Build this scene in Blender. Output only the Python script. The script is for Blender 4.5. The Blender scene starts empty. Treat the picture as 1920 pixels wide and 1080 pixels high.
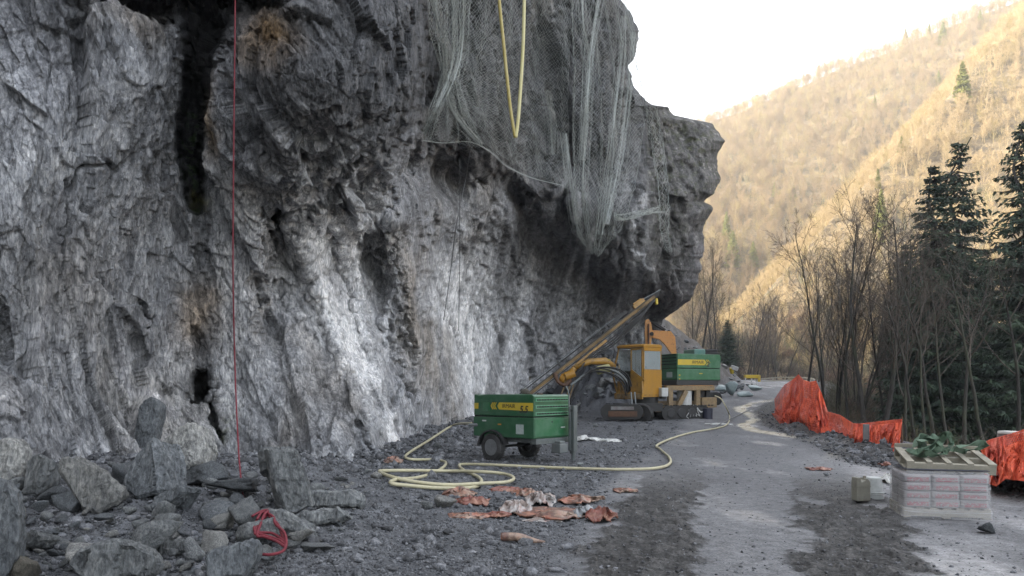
import bpy, math, random
import numpy as np
from mathutils import Vector, Matrix, Euler
R = math.radians
F = 1493.0                       # focal length in pixels of the 1920 px wide photograph
HZ = 725.0                       # row of the horizon
EYE = 1.65
S = bpy.context.scene
COL = S.collection

# ---------------------------------------------------------------- camera, sky, sun, exposure
cam = bpy.data.objects.new('camera', bpy.data.cameras.new('camera'))
COL.objects.link(cam); S.camera = cam
cam.location = (0, 0, EYE); cam.rotation_euler = (R(90), 0, 0)
cam.data.sensor_width = 36.0; cam.data.lens = 36.0 * F / 1920
cam.data.shift_y = (HZ - 540) / 1920
cam.data.clip_start = 0.1; cam.data.clip_end = 3000

SUN_AZ = -80.0                   # degrees clockwise from +Y : the sun stands to the left, a little ahead
SUN_EL = 33.0
sd = Vector((math.sin(R(SUN_AZ)) * math.cos(R(SUN_EL)), math.cos(R(SUN_AZ)) * math.cos(R(SUN_EL)), math.sin(R(SUN_EL))))
sun = bpy.data.objects.new('sun', bpy.data.lights.new('sun', 'SUN'))
COL.objects.link(sun)
sun.data.energy = 5.0; sun.data.angle = R(0.6); sun.data.color = (1.0, 0.86, 0.60)
sun.rotation_euler = (-sd).to_track_quat('-Z', 'Y').to_euler()

W = bpy.data.worlds.new('World'); S.world = W; W.use_nodes = True
nt = W.node_tree; nt.nodes.clear()
sky = nt.nodes.new('ShaderNodeTexSky'); sky.sky_type = 'NISHITA'; sky.sun_disc = False
sky.sun_elevation = R(SUN_EL); sky.sun_rotation = R(SUN_AZ)
sky.air_density = 1.2; sky.dust_density = 4.0; sky.ozone_density = 1.0; sky.altitude = 400
hs = nt.nodes.new('ShaderNodeHueSaturation'); hs.inputs['Saturation'].default_value = 0.36
bg = nt.nodes.new('ShaderNodeBackground'); bg.inputs['Strength'].default_value = 0.15
wo = nt.nodes.new('ShaderNodeOutputWorld')
nt.links.new(sky.outputs[0], hs.inputs['Color']); nt.links.new(hs.outputs[0], bg.inputs[0]); nt.links.new(bg.outputs[0], wo.inputs[0])

S.view_settings.view_transform = 'Standard'; S.view_settings.look = 'None'
S.view_settings.exposure = 2.5; S.view_settings.gamma = 1.0
S.view_settings.use_curve_mapping = False
S.render.engine = 'CYCLES'; S.render.filter_size = 1.15
S.cycles.max_bounces = 6; S.cycles.diffuse_bounces = 3; S.cycles.glossy_bounces = 3
S.cycles.transmission_bounces = 5; S.cycles.transparent_max_bounces = 12; S.cycles.volume_bounces = 0
S.cycles.sample_clamp_indirect = 6.0

# ---------------------------------------------------------------- helpers: placing
def P(px, py, Y):
    """point seen at pixel (px, py) of the photograph at distance Y"""
    return Vector(((px - 960) / F * Y, Y, EYE + (HZ - py) / F * Y))

# ---------------------------------------------------------------- helpers: noise
def _h(ix, iy, iz, seed):
    n = (ix.astype(np.uint32) * np.uint32(374761393) + iy.astype(np.uint32) * np.uint32(668265263)
         + iz.astype(np.uint32) * np.uint32(2147483647) + np.uint32((seed * 974711 + 12345) & 0xffffffff))
    n = (n ^ (n >> np.uint32(13))) * np.uint32(1274126177)
    n = (n ^ (n >> np.uint32(16))) * np.uint32(2246822519)
    n = n ^ (n >> np.uint32(15))
    return (n & np.uint32(0xffffff)).astype(np.float32) / np.float32(16777216)
def vn(x, y, z, seed=0):
    x = np.asarray(x, np.float32); y = np.asarray(y, np.float32) + 0 * x; z = np.asarray(z, np.float32) + 0 * x
    xi = np.floor(x).astype(np.int32); yi = np.floor(y).astype(np.int32); zi = np.floor(z).astype(np.int32)
    fx = x - xi; fy = y - yi; fz = z - zi
    fx = fx * fx * (3 - 2 * fx); fy = fy * fy * (3 - 2 * fy); fz = fz * fz * (3 - 2 * fz)
    r = 0
    for dx in (0, 1):
        for dy in (0, 1):
            for dz in (0, 1):
                w = (fx if dx else 1 - fx) * (fy if dy else 1 - fy) * (fz if dz else 1 - fz)
                r = r + w * _h(xi + dx, yi + dy, zi + dz, seed)
    return r * 2 - 1
def fbm(x, y, z, seed=0, o=4, g=0.5):
    r = 0; a = 1.0; t = 0
    for k in range(o):
        r = r + a * vn(x * 2 ** k + 3.1 * k, y * 2 ** k, z * 2 ** k - 1.7 * k, seed + k); t += a; a *= g
    return r / t
def facets(x, y, z, seed=0, slope=1.0):
    """chipped rock: every Voronoi cell is a plane of its own; returns offset and distance to the cell edge"""
    x = np.asarray(x, np.float32); y = np.asarray(y, np.float32); z = np.asarray(z, np.float32)
    xi = np.floor(x).astype(np.int32); yi = np.floor(y).astype(np.int32); zi = np.floor(z).astype(np.int32)
    b1 = np.full(x.shape, 9e9, np.float32); b2 = b1.copy(); val = np.zeros_like(b1)
    for dx in (-1, 0, 1):
        for dy in (-1, 0, 1):
            for dz in (-1, 0, 1):
                cx = xi + dx; cy = yi + dy; cz = zi + dz
                h1 = _h(cx, cy, cz, seed); h2 = _h(cx, cy, cz, seed + 11); h3 = _h(cx, cy, cz, seed + 23)
                qx = x - (cx + h1); qy = y - (cy + h2); qz = z - (cz + h3)
                d = qx * qx + qy * qy + qz * qz
                gx = (h2 * 7.13) % 1 - .5; gy = (h3 * 5.71) % 1 - .5; gz = (h1 * 9.37) % 1 - .5
                v = (h1 * 3.7 + h2 * 5.1) % 1 - .5 + slope * 2 * (gx * qx + gy * qy + gz * qz)
                near = d < b1
                b2 = np.where(near, b1, np.minimum(b2, d)); b1 = np.where(near, d, b1); val = np.where(near, v, val)
    return val, np.sqrt(b2) - np.sqrt(b1)
def sst(a, b, x):
    t = np.clip((x - a) / (b - a), 0, 1); return t * t * (3 - 2 * t)

# ---------------------------------------------------------------- helpers: materials
def new_mat(name):
    m = bpy.data.materials.new(name); m.use_nodes = True
    n = m.node_tree; n.nodes.clear()
    out = n.nodes.new('ShaderNodeOutputMaterial'); b = n.nodes.new('ShaderNodeBsdfPrincipled')
    n.links.new(b.outputs[0], out.inputs[0])
    return m, n, b
def nd(n, t, **kw):
    q = n.nodes.new(t)
    for k, v in kw.items():
        if k.startswith('i_'): q.inputs[int(k[2:]) if k[2:].isdigit() else k[2:].replace('_', ' ')].default_value = v
        else: setattr(q, k, v)
    return q
def rampn(n, stops):
    q = n.nodes.new('ShaderNodeValToRGB'); e = q.color_ramp.elements
    e[0].position = stops[0][0]; e[0].color = (*stops[0][1], 1); e[1].position = stops[-1][0]; e[1].color = (*stops[-1][1], 1)
    for p, c in stops[1:-1]:
        k = e.new(p); k.color = (*c, 1)
    return q
def mixc(n, a, b, fac, mode='MIX'):
    q = n.nodes.new('ShaderNodeMix'); q.data_type = 'RGBA'; q.blend_type = mode
    for s, v in ((q.inputs[0], fac), (q.inputs[6], a), (q.inputs[7], b)):
        if hasattr(v, 'links'): n.links.new(v, s)
        else: s.default_value = v if isinstance(v, (int, float)) else (*v, 1)
    return q.outputs[2]
def grime(name, c, dirt=(0.22, 0.21, 0.19), amt=0.5, scale=3.0, rough=0.55, metal=0.0, bump=0.2, rust=None, fine=30.0):
    """painted or plain surface with dust, scuffs and a bit of relief"""
    m, n, b = new_mat(name)
    tc = nd(n, 'ShaderNodeTexCoord')
    n1 = nd(n, 'ShaderNodeTexNoise', i_Scale=scale, i_Detail=8.0, i_Roughness=0.7)
    n2 = nd(n, 'ShaderNodeTexNoise', i_Scale=fine, i_Detail=5.0, i_Roughness=0.7)
    for q in (n1, n2): n.links.new(tc.outputs['Object'], q.inputs['Vector'])
    r1 = rampn(n, [(0.42, (0, 0, 0)), (0.72, (1, 1, 1))]); n.links.new(n1.outputs[0], r1.inputs[0])
    ml = nd(n, 'ShaderNodeMath', operation='MULTIPLY', i_1=amt); n.links.new(r1.outputs[0], ml.inputs[0])
    c0 = mixc(n, c, tuple(min(1, v * 0.6) for v in c), n2.outputs[0])
    c1 = mixc(n, c0, dirt, ml.outputs[0])
    if rust:
        n3 = nd(n, 'ShaderNodeTexNoise', i_Scale=scale * 2.7, i_Detail=8.0, i_Roughness=0.75)
        n.links.new(tc.outputs['Object'], n3.inputs['Vector'])
        r3 = rampn(n, [(0.56, (0, 0, 0)), (0.62, (1, 1, 1))]); n.links.new(n3.outputs[0], r3.inputs[0])
        c1 = mixc(n, c1, rust, r3.outputs[0])
    n.links.new(c1, b.inputs['Base Color'])
    rr = nd(n, 'ShaderNodeMapRange', i_3=rough - 0.12, i_4=min(1, rough + 0.25)); n.links.new(r1.outputs[0], rr.inputs[0])
    n.links.new(rr.outputs[0], b.inputs['Roughness'])
    b.inputs['Metallic'].default_value = metal
    bp = nd(n, 'ShaderNodeBump', i_Strength=bump, i_Distance=0.01); n.links.new(n2.outputs[0], bp.inputs['Height'])
    n.links.new(bp.outputs[0], b.inputs['Normal'])
    return m

def rock_mat(name, base, attr=None, sc=1.0, bump=0.6, dark=0.55, bdist=0.05, zs=0.45):
    m, n, b = new_mat(name)
    tc = nd(n, 'ShaderNodeTexCoord')
    mp = nd(n, 'ShaderNodeMapping'); mp.inputs['Rotation'].default_value = (0.25, 0.35, 0); mp.inputs['Scale'].default_value = (1, 1, zs)
    n.links.new(tc.outputs['Object'], mp.inputs[0])
    n1 = nd(n, 'ShaderNodeTexNoise', i_Scale=1.3 * sc, i_Detail=12.0, i_Roughness=0.72)
    n2 = nd(n, 'ShaderNodeTexNoise', i_Scale=9.0 * sc, i_Detail=9.0, i_Roughness=0.75)
    vo = nd(n, 'ShaderNodeTexVoronoi', feature='DISTANCE_TO_EDGE', i_Scale=2.6 * sc)
    v2 = nd(n, 'ShaderNodeTexVoronoi', i_Scale=11.0 * sc)
    wv = nd(n, 'ShaderNodeVectorMath', operation='MULTIPLY_ADD'); wv.inputs[1].default_value = (0.35, 0.35, 0.35)
    n.links.new(n1.outputs['Color'], wv.inputs[0]); n.links.new(mp.outputs[0], wv.inputs[2])
    for q in (n1, n2): n.links.new(mp.outputs[0], q.inputs['Vector'])
    for q in (vo, v2): n.links.new(wv.outputs[0], q.inputs['Vector'])
    if attr:
        at = nd(n, 'ShaderNodeAttribute', attribute_name=attr); src = at.outputs['Color']
    else:
        rg = nd(n, 'ShaderNodeRGB'); rg.outputs[0].default_value = (*base, 1); src = rg.outputs[0]
        oi = nd(n, 'ShaderNodeObjectInfo')
        mr = nd(n, 'ShaderNodeMapRange', i_3=0.72, i_4=1.3); n.links.new(oi.outputs['Random'], mr.inputs[0])
        hv = nd(n, 'ShaderNodeHueSaturation'); n.links.new(mr.outputs[0], hv.inputs['Value']); n.links.new(src, hv.inputs['Color']); src = hv.outputs[0]
    r1 = rampn(n, [(0.3, (dark, dark, dark * 1.02)), (0.5, (1, 1, 1)), (0.72, (1.45, 1.42, 1.38))]); n.links.new(n1.outputs[0], r1.inputs[0])
    r2 = rampn(n, [(0.34, (0.42, 0.42, 0.44)), (0.5, (1, 1, 1)), (0.66, (1.8, 1.76, 1.7))]); n.links.new(n2.outputs[0], r2.inputs[0])
    r3 = rampn(n, [(0.0, (0.3, 0.3, 0.3)), (0.045, (1, 1, 1))]); n.links.new(vo.outputs[0], r3.inputs[0])
    c = mixc(n, src, r1.outputs[0], 1.0, 'MULTIPLY'); c = mixc(n, c, r2.outputs[0], 1.0, 'MULTIPLY'); c = mixc(n, c, r3.outputs[0], 0.6, 'MULTIPLY')
    n.links.new(c, b.inputs['Base Color'])
    b.inputs['Roughness'].default_value = 0.86; b.inputs['Specular IOR Level'].default_value = 0.3
    a1 = nd(n, 'ShaderNodeMath', operation='MULTIPLY_ADD', i_1=1.3); n.links.new(n2.outputs[0], a1.inputs[0]); n.links.new(n1.outputs[0], a1.inputs[2])
    a2 = nd(n, 'ShaderNodeMath', operation='MULTIPLY_ADD', i_1=0.55); n.links.new(v2.outputs[0], a2.inputs[0]); n.links.new(a1.outputs[0], a2.inputs[2])
    a3 = nd(n, 'ShaderNodeMath', operation='MULTIPLY_ADD', i_1=0.3); n.links.new(r3.outputs[0], a3.inputs[0]); n.links.new(a2.outputs[0], a3.inputs[2])
    bp = nd(n, 'ShaderNodeBump', i_Strength=bump, i_Distance=bdist); n.links.new(a3.outputs[0], bp.inputs['Height'])
    n.links.new(bp.outputs[0], b.inputs['Normal'])
    return m

# ---------------------------------------------------------------- helpers: meshes and objects
def mesh_from(name, V, Fc, smooth=False):
    me = bpy.data.meshes.new(name)
    V = np.asarray(V, np.float32).reshape(-1, 3)
    if isinstance(Fc, np.ndarray):
        k = Fc.shape[1]; nf = len(Fc)
        me.vertices.add(len(V)); me.vertices.foreach_set('co', V.ravel())
        me.loops.add(nf * k); me.loops.foreach_set('vertex_index', Fc.astype(np.int32).ravel())
        me.polygons.add(nf); me.polygons.foreach_set('loop_start', np.arange(0, nf * k, k, dtype=np.int32))
        me.update(calc_edges=True)
    else:
        me.from_pydata(V.tolist(), [], Fc)
    if smooth: me.polygons.foreach_set('use_smooth', np.ones(len(me.polygons), bool))
    me.update(); return me
def link(name, me, mat=None, parent=None, loc=None):
    o = bpy.data.objects.new(name, me); COL.objects.link(o)
    if mat is not None and me is not None and len(me.materials) == 0: me.materials.append(mat)
    if parent is not None: o.parent = parent
    if loc is not None: o.location = loc
    return o
def tag(o, label=None, cat=None, group=None, kind=None):
    if label: o['label'] = label
    if cat: o['category'] = cat
    if group: o['group'] = group
    if kind: o['kind'] = kind
    return o
def empty(name, loc, rz=0, label=None, cat=None, group=None, rot=None):
    o = bpy.data.objects.new(name, None); COL.objects.link(o); o.location = loc; o.rotation_euler = rot or (0, 0, rz)
    o.empty_display_size = 0.3
    return tag(o, label, cat, group)
def setcol(me, name, arr):
    a = me.attributes.new(name, 'FLOAT_COLOR', 'POINT')
    c = np.ones((len(me.vertices), 4), np.float32); c[:, :3] = arr; a.data.foreach_set('color', c.ravel())
def setf(me, name, arr):
    a = me.attributes.new(name, 'FLOAT', 'POINT'); a.data.foreach_set('value', np.asarray(arr, np.float32).ravel())
def grid_faces(nr, nc):
    i = np.arange(nr - 1)[:, None] * nc + np.arange(nc - 1)[None, :]
    return np.stack([i, i + 1, i + nc + 1, i + nc], -1).reshape(-1, 4)

class MB:
    """collects shapes and links them as ONE mesh object"""
    def __init__(s): s.v = []; s.f = []
    def add(s, V, Fc, M=None):
        b = len(s.v)
        for p in V: s.v.append(tuple(M @ Vector(p)) if M is not None else tuple(p))
        for f in Fc: s.f.append([b + i for i in f])
        return s
    def box(s, c, d, rot=None, M=None, taper=1.0):
        x, y, z = d[0] / 2, d[1] / 2, d[2] / 2; t = taper
        V = [(-x, -y, -z), (x, -y, -z), (x, y, -z), (-x, y, -z), (-x * t, -y * t, z), (x * t, -y * t, z), (x * t, y * t, z), (-x * t, y * t, z)]
        Fc = [(0, 3, 2, 1), (4, 5, 6, 7), (0, 1, 5, 4), (1, 2, 6, 5), (2, 3, 7, 6), (3, 0, 4, 7)]
        T = Matrix.Translation(c) @ (Euler(rot).to_matrix().to_4x4() if rot else Matrix.Identity(4))
        return s.add(V, Fc, (M @ T) if M is not None else T)
    def bx(s, x0, x1, y0, y1, z0, z1): return s.box(((x0 + x1) / 2, (y0 + y1) / 2, (z0 + z1) / 2), (abs(x1 - x0), abs(y1 - y0), abs(z1 - z0)))
    def beam(s, a, b, w, h, up=(0, 0, 1)):
        a = Vector(a); b = Vector(b); d = (b - a); L = d.length; d.normalize()
        sx = d.cross(Vector(up))
        if sx.length < 1e-4: sx = Vector((1, 0, 0))
        sx.normalize(); uz = sx.cross(d)
        M = Matrix((( *sx, 0), (*d, 0), (*uz, 0), (0, 0, 0, 1))).transposed(); M.translation = (a + b) / 2
        return s.box((0, 0, 0), (w, L, h), M=M)
    def tube(s, pts, r, n=8, cap=True, closed=False):
        pts = [Vector(p) for p in pts]; rr = r if isinstance(r, (list, tuple)) else [r] * len(pts)
        b = len(s.v); N = len(pts); prev = None
        for i, p in enumerate(pts):
            d = (pts[min(i + 1, N - 1)] - pts[max(i - 1, 0)])
            if d.length < 1e-7: d = Vector((0, 0, 1))
            d.normalize()
            if prev is None:
                a = d.orthogonal().normalized()
            else:
                a = prev - d * prev.dot(d)
                a = a.normalized() if a.length > 1e-5 else d.orthogonal().normalized()
            prev = a; c = d.cross(a)
            for k in range(n):
                t = 2 * math.pi * k / n; s.v.append(tuple(p + (a * math.cos(t) + c * math.sin(t)) * rr[i]))
        for i in range(N - 1):
            for k in range(n): s.f.append([b + i * n + k, b + i * n + (k + 1) % n, b + (i + 1) * n + (k + 1) % n, b + (i + 1) * n + k])
        if cap and n > 2:
            s.f.append([b + k for k in range(n)][::-1]); s.f.append([b + (N - 1) * n + k for k in range(n)])
        return s
    def cyl(s, a, b, r, n=16, r2=None): return s.tube([a, b], [r, r if r2 is None else r2], n)
    def lathe(s, prof, c, axis='Z', n=24, M=None, cap=True):
        b = len(s.v)
        for (r, h) in prof:
            for k in range(n):
                t = 2 * math.pi * k / n; x, y = r * math.cos(t), r * math.sin(t)
                p = (x, y, h) if axis == 'Z' else ((x, h, y) if axis == 'Y' else (h, x, y))
                q = Vector(c) + Vector(p); s.v.append(tuple(M @ q) if M is not None else tuple(q))
        for i in range(len(prof) - 1):
            for k in range(n): s.f.append([b + i * n + k, b + i * n + (k + 1) % n, b + (i + 1) * n + (k + 1) % n, b + (i + 1) * n + k])
        if cap: s.f.append([b + k for k in range(n)][::-1]); s.f.append([b + (len(prof) - 1) * n + k for k in range(n)])
        return s
    def prism(s, poly, t, plane='XZ', off=0.0):
        """extrude a 2D outline by thickness t"""
        n = len(poly); V = []
        for sgn in (-.5, .5):
            for (a, b2) in poly:
                q = off + sgn * t
                V.append((a, q, b2) if plane == 'XZ' else ((a, b2, q) if plane == 'XY' else (q, a, b2)))
        Fc = [list(range(n))[::-1], [n + i for i in range(n)]] + [[i, (i + 1) % n, n + (i + 1) % n, n + i] for i in range(n)]
        return s.add(V, Fc)
    def build(s, name, mat, parent=None, bevel=0.0, smooth=False, seg=2, loc=None):
        import bmesh
        me = bpy.data.meshes.new(name); me.from_pydata(s.v, [], s.f); me.update()
        bm = bmesh.new(); bm.from_mesh(me); bmesh.ops.recalc_face_normals(bm, faces=bm.faces[:])
        if bevel > 0:
            ed = [e for e in bm.edges if len(e.link_faces) == 2 and e.calc_face_angle(0) > 0.6]
            bmesh.ops.bevel(bm, geom=ed, offset=bevel, segments=seg, profile=0.6, affect='EDGES', clamp_overlap=True)
        bm.to_mesh(me); bm.free()
        if smooth: me.polygons.foreach_set('use_smooth', np.ones(len(me.polygons), bool))
        return link(name, me, mat, parent, loc)
def spline(pts, k=6):
    """Catmull-Rom through the points"""
    pts = [Vector(p) for p in pts]; out = []
    for i in range(len(pts) - 1):
        p0 = pts[max(i - 1, 0)]; p1 = pts[i]; p2 = pts[i + 1]; p3 = pts[min(i + 2, len(pts) - 1)]
        for j in range(k):
            t = j / k
            out.append(0.5 * ((2 * p1) + (p2 - p0) * t + (2 * p0 - 5 * p1 + 4 * p2 - p3) * t * t + (3 * p1 - p0 - 3 * p2 + p3) * t ** 3))
    out.append(pts[-1]); return out

# ---------------------------------------------------------------- the lie of the land
EDGE_Y = [-60, 8, 12, 18, 33, 45, 65, 82, 92, 120]; EDGE_X = [8.3, 8.3, 8.9, 9.7, 12.9, 16.0, 25.5, 33.5, 36, 36]
TAL_Y = [-60, 20, 40, 50, 56, 65, 75, 92, 130]; TAL_X = [-30, -30, -5, 3.0, 11.2, 17.0, 22.0, 26.5, 30]
def smax(a, b, k):
    h = np.clip(0.5 + 0.5 * (a - b) / k, 0, 1); return b * (1 - h) + a * h + k * h * (1 - h)
def hill_far(X, Y):
    rz = 128 + (X - 92) * 0.40
    up = sst(120, 400, Y) * 0.55 + np.clip((Y - 150) / 230, 0, 1) * 0.45
    z = -14 + (rz + 14) * up
    bk = -((X - 38) * 0.6 - (Y - 138) * 0.8)
    z = z - 38 * sst(70, 5, bk) * sst(150, 230, Y)
    return np.where(Y > 385, z - (Y - 385) * 0.5, z)
def hill_spur(X, Y):
    t = (X - 38) * 0.8 + (Y - 138) * 0.6; s_ = (X - 38) * 0.6 - (Y - 138) * 0.8
    zc = 12 + 0.72 * t
    return np.where(s_ > 0, zc - 0.50 * s_, zc + 0.8 * s_)
def ground_z(X, Y, rough=True):
    X = np.asarray(X, np.float64); Y = np.asarray(Y, np.float64)
    zr = 0.047 * np.log1p(np.exp(np.clip((Y - 40) / 3.0, -30, 30))) * 3.0
    zr = np.where(Y > 92, 0.047 * 52 + 0 * Y, zr)
    xe = np.interp(Y, EDGE_Y, EDGE_X); xl = np.interp(Y, TAL_Y, TAL_X)
    dr = np.maximum(X - xe, 0); df = np.maximum(Y - 93, 0)
    z = zr - 0.62 * np.sqrt(dr * dr + (0.8 * df) ** 2)
    z = z + 0.28 * np.exp(-((X - xe + 0.7) / 0.75) ** 2) * sst(5, 9, Y) * sst(80, 60, Y)
    z = z + 0.80 * np.maximum(xl - X, 0) * sst(44, 58, Y)
    far = smax(hill_far(X, Y), hill_spur(X, Y), 4.0)
    far = smax(far, -13.0 + 0 * X, 4.0)
    z = smax(z, far, 1.5)
    if rough:
        out = sst(0, 6, dr + df)
        z = z + out * 0.8 * fbm(X / 9, Y / 9, 0 * X, 5, 3) + 3.5 * sst(110, 200, Y) * fbm(X / 40, Y / 40, 0 * X, 8, 4)
    return z
def gz(x, y): return float(ground_z(np.array([x]), np.array([y]), False)[0])
def G(px, py, dz=0.0):
    """ground point seen at a pixel"""
    t = np.linspace(0, 1, 900); Y = 3.0 * (90 / 3.0) ** t; X = (px - 960) / F * Y
    z = ground_z(X, Y, False); s_ = HZ + (EYE - z) / Y * F
    i = int(np.argmax(s_ < py)) if np.any(s_ < py) else len(Y) - 1
    return Vector((X[i], Y[i], z[i] + dz))
# ---------------------------------------------------------------- the cliff
EDG = [(-2000, 1165), (0, 1165), (18, 1180), (45, 1194), (75, 1196), (100, 1190), (125, 1180), (160, 1190), (188, 1207), (196, 1218), (200, 1250), (216, 1262), (224, 1300), (230, 1332),
       (245, 1345), (264, 1356), (285, 1348), (310, 1346), (335, 1350), (362, 1338), (378, 1322), (384, 1334), (400, 1334), (418, 1322), (445, 1318), (500, 1314), (530, 1306), (552, 1298), (575, 1282), (590, 1255), (600, 1240), (620, 1238), (800, 1236), (2000, 1236)]
TX = [-420, 0, 120, 240, 340, 440, 560, 660, 740, 790, 850, 900, 1000, 1100, 1200, 1280, 1360]
TYY = [-1400, -600, -200, 0, 130, 260, 380, 500, 620, 740, 860, 1000]
TD = [
 [19, 18, 18, 18, 18, 18, 18.0, 18.5, 19, 20, 21, 23, 26, 31, 36, 40, 42],
 [15.5, 15, 15, 15.5, 16, 15.5, 15.5, 16, 17, 18, 20, 22, 26, 31, 36, 40, 42],
 [13.5, 13.2, 13.3, 13.8, 14.6, 14.0, 13.8, 14.6, 15.6, 17.5, 19.5, 22, 26, 31, 36, 41, 43],
 [13.0, 12.6, 12.8, 13.2, 14.4, 13.8, 13.2, 13.8, 15.2, 17.6, 20, 22.5, 27, 32, 37, 42.5, 45],
 [12.6, 12.4, 12.6, 13.1, 14.6, 14.0, 13.0, 13.5, 15.2, 18.3, 21, 23.5, 28, 33, 38, 43, 45],
 [12.2, 12.2, 12.7, 13.5, 15.0, 14.6, 13.6, 14.0, 16.2, 19.2, 22.3, 24.8, 29, 34, 39, 43, 44.5],
 [11.9, 12.1, 12.9, 13.9, 15.3, 15.2, 15.0, 16.6, 19.0, 22.0, 25.6, 28.0, 32, 36, 40.5, 43.5, 45],
 [11.6, 12.0, 13.0, 14.1, 15.4, 15.7, 16.3, 18.6, 20.6, 23.6, 29.0, 32.5, 38, 43, 44.5, 46, 47],
 [11.2, 11.8, 12.9, 14.1, 15.4, 15.9, 16.4, 18.6, 20.4, 23.8, 31.0, 36.0, 43, 50, 53, 52, 52],
 [10.7, 11.4, 12.7, 13.9, 15.2, 15.9, 16.0, 17.8, 19.2, 23.2, 31.0, 36.5, 46, 53, 57, 58, 58],
 [10.0, 10.7, 12.0, 13.2, 14.6, 15.6, 15.2, 16.2, 18.0, 22.5, 30.0, 36, 46, 53, 57, 58, 58],
 [9.3, 9.9, 11.2, 12.5, 14.0, 15.0, 13.8, 15.2, 17.5, 22.0, 30.0, 36, 46, 53, 57, 58, 58]]
def _blur(a, s, ax):
    k = np.exp(-0.5 * (np.arange(-3 * s, 3 * s + 1) / s) ** 2); k /= k.sum()
    return np.apply_along_axis(lambda v: np.convolve(np.pad(v, 3 * s, mode='edge'), k, 'valid'), ax, a)
gxs = np.arange(-420, 1370, 10.0); gys = np.arange(-1400, 1010, 10.0)
_t = np.array([np.interp(gxs, TX, r) for r in TD]); _t = np.array([np.interp(gys, TYY, _t[:, i]) for i in range(len(gxs))]).T
DT = _blur(_blur(_t, 3, 0), 2, 1)
def bil(px, py):
    u = np.clip((px - gxs[0]) / 10, 0, len(gxs) - 1.001); v = np.clip((py - gys[0]) / 10, 0, len(gys) - 1.001)
    i = u.astype(int); j = v.astype(int); fu = u - i; fv = v - j
    return (DT[j, i] * (1 - fu) + DT[j, i + 1] * fu) * (1 - fv) + (DT[j + 1, i] * (1 - fu) + DT[j + 1, i + 1] * fu) * fv
def sg(x): return 1 / (1 + np.exp(-np.clip(x, -30, 30)))
def blob(px, py, cx, cy, rx, ry, ang=0.0, p=2.0):
    a = R(ang); dx = px - cx; dy = py - cy
    u = (dx * math.cos(a) + dy * math.sin(a)) / rx; v = (-dx * math.sin(a) + dy * math.cos(a)) / ry
    return np.exp(-(u * u + v * v) ** (p / 2))
def line_step(px, py, pts, w, x0=None, x1=None, f=25):
    """0 above the line, 1 below, within the span of the line"""
    xs = [p[0] for p in pts]; ys = [p[1] for p in pts]
    s_ = sg((py - np.interp(px, xs, ys)) / w)
    return s_ * sst(xs[0] - f, xs[0] + f, px) * sst(xs[-1] + f, xs[-1] - f, px)
def near_line(px, py, pts, w):
    """closeness to a steep line given as (x, y) with y rising"""
    ys = [p[1] for p in pts]; xs = [p[0] for p in pts]
    d = (px - np.interp(py, ys, xs)) / w
    return np.exp(-d * d) * sst(ys[0] - 20, ys[0] + 20, py) * sst(ys[-1] + 20, ys[-1] - 20, py)
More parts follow.
